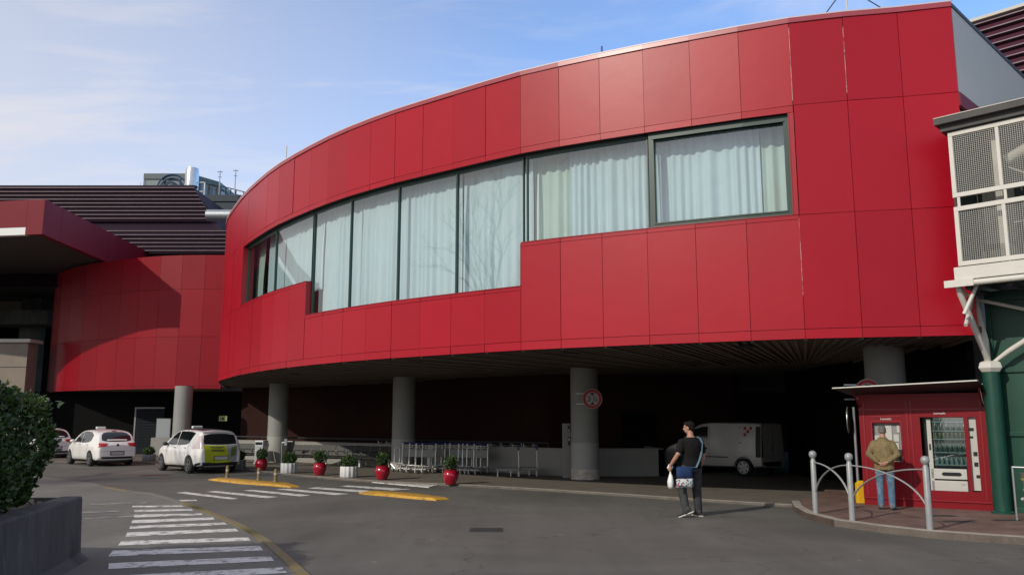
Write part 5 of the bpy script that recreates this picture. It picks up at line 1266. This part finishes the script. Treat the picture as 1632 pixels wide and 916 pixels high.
# ================================================================== CONCRETE WALL + HEDGE (left foreground)
cwl = thing('concrete_wall', 'dark stained concrete planter wall at the lower left, below the hedge', 'wall')
fa = Vector((-5.70, 11.55)); fb_ = Vector((-4.55, 6.5)); fdir = (fb_-fa).normalized(); fn = Vector((-fdir.y, fdir.x)); fn = fn if fn.x > 0 else -fn
b = B(); bk3 = fa-fdir*0
prof = [(-.26, .82), (-.02, .82), (0, .80), (.03, .10), (.16, .0), (-.26, .0)]
ra_ = []
for t in (0, 14):
    q = fa+fdir*t; ra_.append([b.verts.new((q.x+fn.x*o_, q.y+fn.y*o_, z)) for o_, z in prof])
for k in range(len(prof)): b.faces.new((ra_[0][k], ra_[0][(k+1) % len(prof)], ra_[1][(k+1) % len(prof)], ra_[1][k]))
b.faces.new(ra_[0]); b.faces.new(ra_[1][::-1])
obj('wall', b, 'concrete_dark', cwl, bevel=.012)
b = B(); q = fa-fn*.26; r_ = fa+fdir*14-fn*.26; prism(b, [(q.x, q.y), (r_.x, r_.y), (r_.x-5, r_.y), (q.x-5, q.y+.2)], 0, .72); obj('soil', b, 'soil', cwl)
b = B(); prism(b, [(q.x+fn.x*.24, q.y+fn.y*.24+.0), (q.x, q.y), (q.x-5, q.y+.2), (q.x-5, q.y+.45)], 0, .80); obj('end_wall', b, 'concrete_dark', cwl)
hg = thing('hedge', 'dense dark green leafy hedge growing behind the concrete wall at the left', 'hedge')
rh = random.Random(5); pts = []
h0 = fa+fdir*1.08-fn*.40
for k in range(70000):
    t = rh.random()**1.35*8.5; wd = rh.random()**2.6*1.9; zf = rh.random()
    top_z = 2.14 + .08*sin(t*1.7) + .05*sin(t*4.3+1) + .03*sin(t*11) - .30*math.exp(-t*2.2)-.1*wd*wd*.1
    z = .80+(top_z-.80)*(1-(1-zf)**1.0)
    edge_ = .04*sin(t*5+z*4)+.03*sin(z*9+t*2)+.16*sin(pi*min(1, (z-.8)/1.4))
    if rh.random() < .30: z = top_z-rh.random()*.12; wd = rh.random()*1.9
    if t < .6 and rh.random() < .7: t = -edge_*1.2+rh.random()*.3 - .12
    q = h0+fdir*t-fn*(wd-edge_); pts.append((q.x, q.y, z))
b = B(); leaves(b, pts, .075, rh, up=.35); obj('foliage', b, 'leaf_hedge', hg)
b = B()
for k in range(26):
    q = h0+fdir*(.25+.31*k)-fn*(.35+.2*(k % 3)); tube(b, [(q.x, q.y, .7), (q.x+rh.uniform(-.1, .1), q.y+rh.uniform(-.1, .1), 1.5), (q.x+rh.uniform(-.2, .2), q.y+rh.uniform(-.2, .2), 2.05)], [.03, .02, .008], 5)
q = h0+fdir*.35-fn*.3; r_ = h0+fdir*8.4-fn*.3; prism(b, [(q.x, q.y), (r_.x, r_.y), (r_.x-fn.x*1.4, r_.y-fn.y*1.4), (q.x-fn.x*1.4, q.y-fn.y*1.4)], .7, 1.95); obj('branch', b, 'branch', hg)

# ================================================================== BARE TREE (mirrored in the window band)
bt = thing('bare_tree', 'leafless tree left of the road, mirrored in the lower right window corner', 'tree', (-28.0, 10.5, 0), 0, None, 1.38)
rt = random.Random(21); tb = B(); cb = B()
def grow(p, d, L_, r, lev):
    pts = [p]; dd = d
    for k in range(4):
        dd = (dd+Vector((rt.gauss(0, .09), rt.gauss(0, .09), rt.gauss(.04, .05)))).normalized(); pts.append(pts[-1]+dd*L_/4)
    tube(tb if lev == 0 else cb, pts, [r, r*.93, r*.85, r*.78, r*.68], 7 if lev < 2 else 4, caps=lev < 2)
    if lev >= 5: return
    for k in range(3 if lev < 4 else 4):
        q = pts[rt.choice((2, 3, 4, 4))]; a = rt.uniform(0, 2*pi); sp_ = rt.uniform(.35, .75); x, y = frame_of(dd)
        grow(q, (dd*cos(sp_)+(x*cos(a)+y*sin(a))*sin(sp_)+Vector((0, 0, .12))).normalized(), L_*rt.uniform(.62, .8), r*.55, lev+1)
grow(Vector((0, 0, 0)), Vector((0, 0, 1)), 4.2, .22, 0)
obj('trunk', tb, 'branch', bt); obj('crown', cb, 'branch', bt)

# ================================================================== PEOPLE
def remesh_part(name, bm, m, parent, vox=.011, smooth=4):
    o = obj(name, bm, m, parent)
    r = o.modifiers.new('r', 'REMESH'); r.mode = 'VOXEL'; r.voxel_size = vox; r.adaptivity = 0
    s = o.modifiers.new('s', 'SMOOTH'); s.iterations = smooth; s.factor = .5
    bake(o); o.data.materials.clear(); o.data.materials.append(M[m]); o.data.shade_smooth(); return o
def eloft(bm, rings, seg=20):
    """rings: (cx,cy,cz, rx, ry)"""
    rs = []
    for cx_, cy_, cz_, rx, ry in rings: rs.append([bm.verts.new((cx_+rx*cos(2*pi*k/seg), cy_+ry*sin(2*pi*k/seg), cz_)) for k in range(seg)])
    for a, c in zip(rs[:-1], rs[1:]):
        for k in range(seg): bm.faces.new((a[k], a[(k+1) % seg], c[(k+1) % seg], c[k]))
    bm.faces.new(rs[0][::-1]); bm.faces.new(rs[-1])
def limb(bm, pts, rad, seg=12):
    # rounded ends
    tube(bm, pts, rad, seg)
    for i in range(len(pts)): ellipsoid(bm, pts[i], (rad[i],)*3, seg=10)
def hand(bm, wrist, dirv, palm_n, size=1.0, curl=.6, thumb_side=1):
    d = Vector(dirv).normalized(); n = Vector(palm_n).normalized(); s = d.cross(n).normalized()*thumb_side; w_ = Vector(wrist)
    m = Matrix((s, d, n)).transposed()
    ellipsoid(bm, w_+d*.045*size, (.040*size, .050*size, .016*size), seg=10, mtx=m)
    for k, (L_, o_) in enumerate(((.075, -.030), (.085, -.010), (.080, .010), (.062, .029))):
        p = w_+d*.08*size-s*o_*-1*size*1.0; a = p; q = [a]; ang = 0
        for j in range(3):
            ang += curl*(.5+.35*j); dd = (d*cos(ang)+n*sin(ang)); a = a+dd*L_*size/3; q.append(a)
        tube(bm, q, [.0095*size, .009*size, .0085*size, .007*size], 8)
    p = w_+d*.03*size+s*.030*size
    tube(bm, [p, p+(s*.7+d*.6+n*.4).normalized()*.035*size, p+(s*.6+d*1.1+n*.9).normalized()*.065*size], [.013*size, .011*size, .008*size], 8)
def head(bm, c, yaw, pitch, s=1.0):
    m = Matrix.Rotation(yaw, 3, 'Z') @ Matrix.Rotation(pitch, 3, 'X')
    f = lambda p: Vector(c)+m @ (Vector(p)*s)
    ellipsoid(bm, f((0, -.01, .03)), (.076*s, .094*s, .090*s), seg=16, mtx=m)
    ellipsoid(bm, f((0, .022, -.045)), (.056*s, .064*s, .062*s), seg=14, mtx=m)
    ellipsoid(bm, f((0, .055, -.085)), (.028*s, .025*s, .022*s), seg=8, mtx=m)
    tube(bm, [f((0, .078, .02)), f((0, .105, -.022)), f((0, .085, -.034))], [.010*s, .015*s, .012*s], 8)
    ellipsoid(bm, f((0, .084, -.058)), (.022*s, .010*s, .006*s), seg=8, mtx=m)
    ellipsoid(bm, f((0, .078, .030)), (.05*s, .016*s, .010*s), seg=8, mtx=m)
    for sx in (-1, 1): ellipsoid(bm, f((sx*.078, -.008, -.01)), (.010*s, .020*s, .032*s), seg=8, mtx=m)
    return f, m
def shoe(bm, ank, yaw, pitch=0, L_=.27):
    m = Matrix.Rotation(yaw, 3, 'Z') @ Matrix.Rotation(pitch, 3, 'X'); a = Vector(ank); f = lambda p: a+m @ Vector(p)
    tube(bm, [f((0, -.065, -.04)), f((0, .0, -.035)), f((0, .09, -.05)), f((0, .17, -.06)), f((0, .195, -.062))], [.036, .043, .042, .036, .018], 12, flat=.9)
    ellipsoid(bm, f((0, -.02, -.01)), (.045, .06, .05), seg=10, mtx=m)
def sole_(bm, ank, yaw, pitch=0):
    m = Matrix.Rotation(yaw, 3, 'Z') @ Matrix.Rotation(pitch, 3, 'X'); a = Vector(ank); f = lambda p: a+m @ Vector(p)
    out_ = [(-.035, -.10), (.035, -.10), (.045, -.04), (.042, .04), (.050, .12), (.040, .18), (.015, .205), (-.015, .205), (-.040, .18), (-.050, .12), (-.042, .04), (-.045, -.04)]
    lo = [bm.verts.new(f((x, y, -.105))) for x, y in out_]; hi = [bm.verts.new(f((x, y, -.088))) for x, y in out_]; bm.faces.new(lo[::-1]); bm.faces.new(hi)
    for i in range(len(out_)): bm.faces.new((lo[i], lo[(i+1) % len(out_)], hi[(i+1) % len(out_)], hi[i]))
def legs(bm, hip, knee, ank, r, inset=0):
    for h, k, a in zip(hip, knee, ank): limb(bm, [h, Vector(h).lerp(Vector(k), .5), k, Vector(k).lerp(Vector(a), .35), a], [r[0]-inset, r[1]-inset, r[2]-inset, r[3]-inset, r[4]-inset])

# --- man in black, walking away. local: +y = facing direction, x = his right
m1 = thing('person', 'man in black t-shirt and dark jeans walking away on the road, carrying two bags', 'person', (3.47, 16.72, 0), radians(22)); m1.scale = (1.10, 1.08, 1.0)
S = 1.02
hip = [(-.095, 0, .93), (.095, 0, .93)]; knee = [(-.16, .08, .50), (.11, .03, .50)]; ank = [(-.20, -.10, .125), (.115, .0, .105)]
sh = [(-.185, .0, 1.40), (.185, .0, 1.40)]; el_ = [(-.30, -.04, 1.17), (.27, .02, 1.16)]; wr_ = [(-.37, .10, .955), (.27, .12, .93)]
b = B()
eloft(b, [(0, 0, .86, .15, .11), (0, 0, .95, .165, .12), (0, .01, 1.08, .155, .11), (0, .0, 1.2, .165, .115), (0, -.005, 1.33, .185, .12), (0, -.01, 1.43, .175, .10), (0, -.005, 1.49, .09, .075), (0, .0, 1.52, .055, .055)])
tube(b, [(0, 0, 1.48), (0, .01, 1.56), (0, .02, 1.62)], [.060, .054, .052], 14)
f1_, hm = head(b, (-.01, .03, 1.672), radians(38), radians(-4))
legs(b, hip, knee, ank, (.085, .075, .055, .052, .038))
for s_, e_, w_, ts in ((sh[0], el_[0], wr_[0], 1), (sh[1], el_[1], wr_[1], -1)):
    limb(b, [s_, Vector(s_).lerp(Vector(e_), .5), e_, Vector(e_).lerp(Vector(w_), .35), w_], [.055, .050, .041, .042, .026])
hand(b, wr_[0], (-.15, .25, -.95), (.9, .3, .0), 1.0, .75, -1); hand(b, wr_[1], (.0, .2, -1), (-1, .1, 0), 1.0, .4, 1)
for a in ank: tube(b, [Vector(a), Vector(a)+Vector((0, .1, -.06))], [.035, .03], 8)
remesh_part('body', b, 'skin', m1, .009, 3)
b = B(); eloft(b, [(0, 0, .90, .185, .140), (0, 0, .98, .188, .142), (0, .01, 1.08, .182, .138), (0, .0, 1.2, .188, .142), (0, -.005, 1.33, .208, .145), (0, -.01, 1.43, .200, .118), (0, -.005, 1.485, .105, .088), (0, .0, 1.50, .075, .07)])
for s_, e_ in zip(sh, el_): limb(b, [s_, Vector(s_).lerp(Vector(e_), .4), Vector(s_).lerp(Vector(e_), .72)], [.074, .070, .066])
remesh_part('t_shirt', b, 'shirt_black', m1, .012, 5)
b = B(); eloft(b, [(0, 0, .84, .15, .12), (0, 0, .93, .178, .132), (0, 0, 1.0, .172, .128)]); legs(b, hip, knee, [(a[0], a[1], a[2]-.02) for a in ank], (.105, .098, .082, .078, .066)); remesh_part('trousers', b, 'jeans_dark', m1, .012, 4)
b = B(); shoe(b, (ank[0][0], ank[0][1], ank[0][2]+.04), radians(45), radians(-24)); shoe(b, ank[1], radians(-5)); remesh_part('shoes', b, 'shoe_dark', m1, .009, 2)
b = B(); sole_(b, (ank[0][0], ank[0][1], ank[0][2]+.04), radians(45), radians(-24)); sole_(b, ank[1], radians(-5)); obj('soles', b, 'sole', m1)
b = B(); ellipsoid(b, f1_((0, -.022, .048)), (.084, .094, .084), seg=16, mtx=hm); ellipsoid(b, f1_((0, -.055, -.01)), (.070, .055, .062), seg=12, mtx=hm); ellipsoid(b, f1_((0, .045, .09)), (.055, .045, .035), seg=12, mtx=hm)
for sx in (-1, 1): ellipsoid(b, f1_((sx*.068, -.02, .015)), (.014, .03, .04), seg=8, mtx=hm)
remesh_part('hair', b, 'hair_dark', m1, .010, 2)
# shoulder bag at his left hip (screen left), strap over right shoulder
mm = Matrix.Translation(m1.location) @ Matrix.Rotation(radians(22), 4, 'Z')
bagp = mm @ Vector((-.26, -.14, .55)); sb_ = thing('shoulder_bag', 'blue cloth shoulder bag with a flowery lower half, slung behind the walking man', 'bag', bagp, radians(8))
b = B(); pr_ = [(-.15, 0, .02), (.15, 0, .02), (.16, 0, .20)]
def pillow(bm, x0, x1, z0, z1, d):
    n = 8; g = {}
    for s in (-1, 1):
        for i in range(n+1):
            for j in range(n+1):
                u = i/n; v = j/n; bulge = (sin(pi*u)*sin(pi*v))**.4*d if 0 < u < 1 and 0 < v < 1 else .0
                g[s, i, j] = bm.verts.new((x0+(x1-x0)*u, s*bulge, z0+(z1-z0)*v))
        for i in range(n):
            for j in range(n): bm.faces.new((g[s, i, j], g[s, i+1, j], g[s, i+1, j+1], g[s, i, j+1]))
    bmesh.ops.remove_doubles(bm, verts=bm.verts, dist=.0008)
b.clear(); pillow(b, -.16, .17, .17, .40, .05); obj('upper_cloth', b, 'bag_blue', sb_, smooth=180)
b = B(); pillow(b, -.17, .175, .0, .175, .06); obj('lower_cloth', b, 'bag_print', sb_, smooth=180)
b = B()
inv = (Matrix.Translation(bagp) @ Matrix.Rotation(radians(8), 4, 'Z')).inverted()
ws = [mm @ Vector(p) for p in [(-.02, -.19, .93), (.06, -.175, 1.05), (.13, -.165, 1.22), (.17, -.14, 1.38), (.165, -.07, 1.475), (.155, .0, 1.50)]]
loc_ = [inv @ p for p in ws]; loc_ = [Vector((.14, 0, .38))] + loc_
for a, c in zip(loc_[:-1], loc_[1:]): bar(b, a, c+(c-a).normalized()*.005, .045, .008)
obj('strap', b, 'strap', sb_)
hp = mm @ Vector((-.392, .14, .87)); pb = thing('plastic_bag', 'knotted white plastic carrier bag hanging from the walking man\'s left hand', 'bag', hp)
b = B(); tube(b, [(0, 0, .03), (0, 0, -.05), (.005, 0, -.12), (0, 0, -.22), (0, 0, -.32), (0, 0, -.355)], [.028, .018, .055, .085, .075, .03], 14, flat=.75); obj('pouch', b, 'plastic_bag', pb, smooth=180)
b = B(); box(b, -.075, .02, -.02, .02, .0, .09, 0, Matrix.Rotation(radians(28), 4, 'Y')); obj('top_flap', b, 'plastic_bag', pb, bevel=.008)

# --- man at the kiosk
m2 = thing('person', 'grey-haired man in olive jacket and blue jeans at the kiosk, hands clasped behind', 'person', (7.27, 16.90, .11), radians(-28), None, .905)
hip = [(-.095, 0, .93), (.095, 0, .93)]; knee = [(-.105, .03, .50), (.11, .03, .50)]; ank = [(-.105, .0, .105), (.115, -.05, .105)]
sh = [(-.178, .0, 1.385), (.178, .0, 1.385)]; el_ = [(-.285, -.10, 1.16), (.285, -.10, 1.16)]; wr_ = [(-.075, -.185, .98), (.085, -.19, 1.0)]
b = B()
eloft(b, [(0, 0, .86, .15, .11), (0, 0, .95, .16, .12), (0, .01, 1.08, .15, .11), (0, .0, 1.2, .165, .115), (0, -.005, 1.33, .18, .12), (0, -.01, 1.43, .17, .10), (0, -.005, 1.49, .09, .075), (0, .02, 1.52, .055, .055)])
tube(b, [(0, 0, 1.47), (0, .03, 1.54), (0, .06, 1.60)], [.060, .055, .052], 14)
f2_, hm = head(b, (0, .085, 1.645), radians(0), radians(-14))
legs(b, hip, knee, ank, (.085, .075, .055, .052, .038))
for s_, e_, w_ in zip(sh, el_, wr_): limb(b, [s_, Vector(s_).lerp(Vector(e_), .5), e_, Vector(e_).lerp(Vector(w_), .4), w_], [.055, .050, .042, .042, .027])
hand(b, wr_[0], (.9, -.05, -.35), (.1, 1, .0), 1.0, .45, -1); hand(b, wr_[1], (-.95, -.25, -.45), (.0, .9, .3), 1.0, .5, 1)
for a in ank: tube(b, [Vector(a), Vector(a)+Vector((0, .1, -.06))], [.035, .03], 8)
remesh_part('body', b, 'skin', m2, .009, 3)
b = B(); eloft(b, [(0, 0, .83, .198, .158), (0, 0, .86, .205, .165), (0, 0, .98, .198, .155), (0, .01, 1.08, .205, .155), (0, .0, 1.2, .215, .158), (0, -.005, 1.33, .225, .155), (0, -.01, 1.42, .210, .128), (0, -.005, 1.485, .11, .095), (0, .03, 1.53, .078, .072)])
for s_, e_, w_ in zip(sh, el_, wr_): limb(b, [s_, Vector(s_).lerp(Vector(e_), .5), e_, Vector(e_).lerp(Vector(w_), .4), Vector(e_).lerp(Vector(w_), .82)], [.082, .078, .070, .064, .052])
remesh_part('jacket', b, 'jacket', m2, .012, 4)
b = B(); eloft(b, [(0, 0, .84, .15, .12), (0, 0, .93, .168, .128), (0, 0, .98, .165, .125)]); legs(b, hip, knee, [(a[0], a[1], a[2]-.02) for a in ank], (.100, .092, .076, .074, .068)); remesh_part('jeans', b, 'jeans_blue', m2, .012, 4)
b = B(); shoe(b, ank[0], radians(12)); shoe(b, ank[1], radians(-14)); remesh_part('shoes', b, 'shoe_grey', m2, .009, 2)
b = B(); sole_(b, ank[0], radians(12)); sole_(b, ank[1], radians(-14)); obj('soles', b, 'shoe_dark', m2)
b = B(); ellipsoid(b, f2_((0, -.02, .045)), (.082, .094, .082), seg=16, mtx=hm); ellipsoid(b, f2_((0, -.055, -.01)), (.070, .052, .06), seg=12, mtx=hm); remesh_part('hair', b, 'hair_grey', m2, .010, 2)
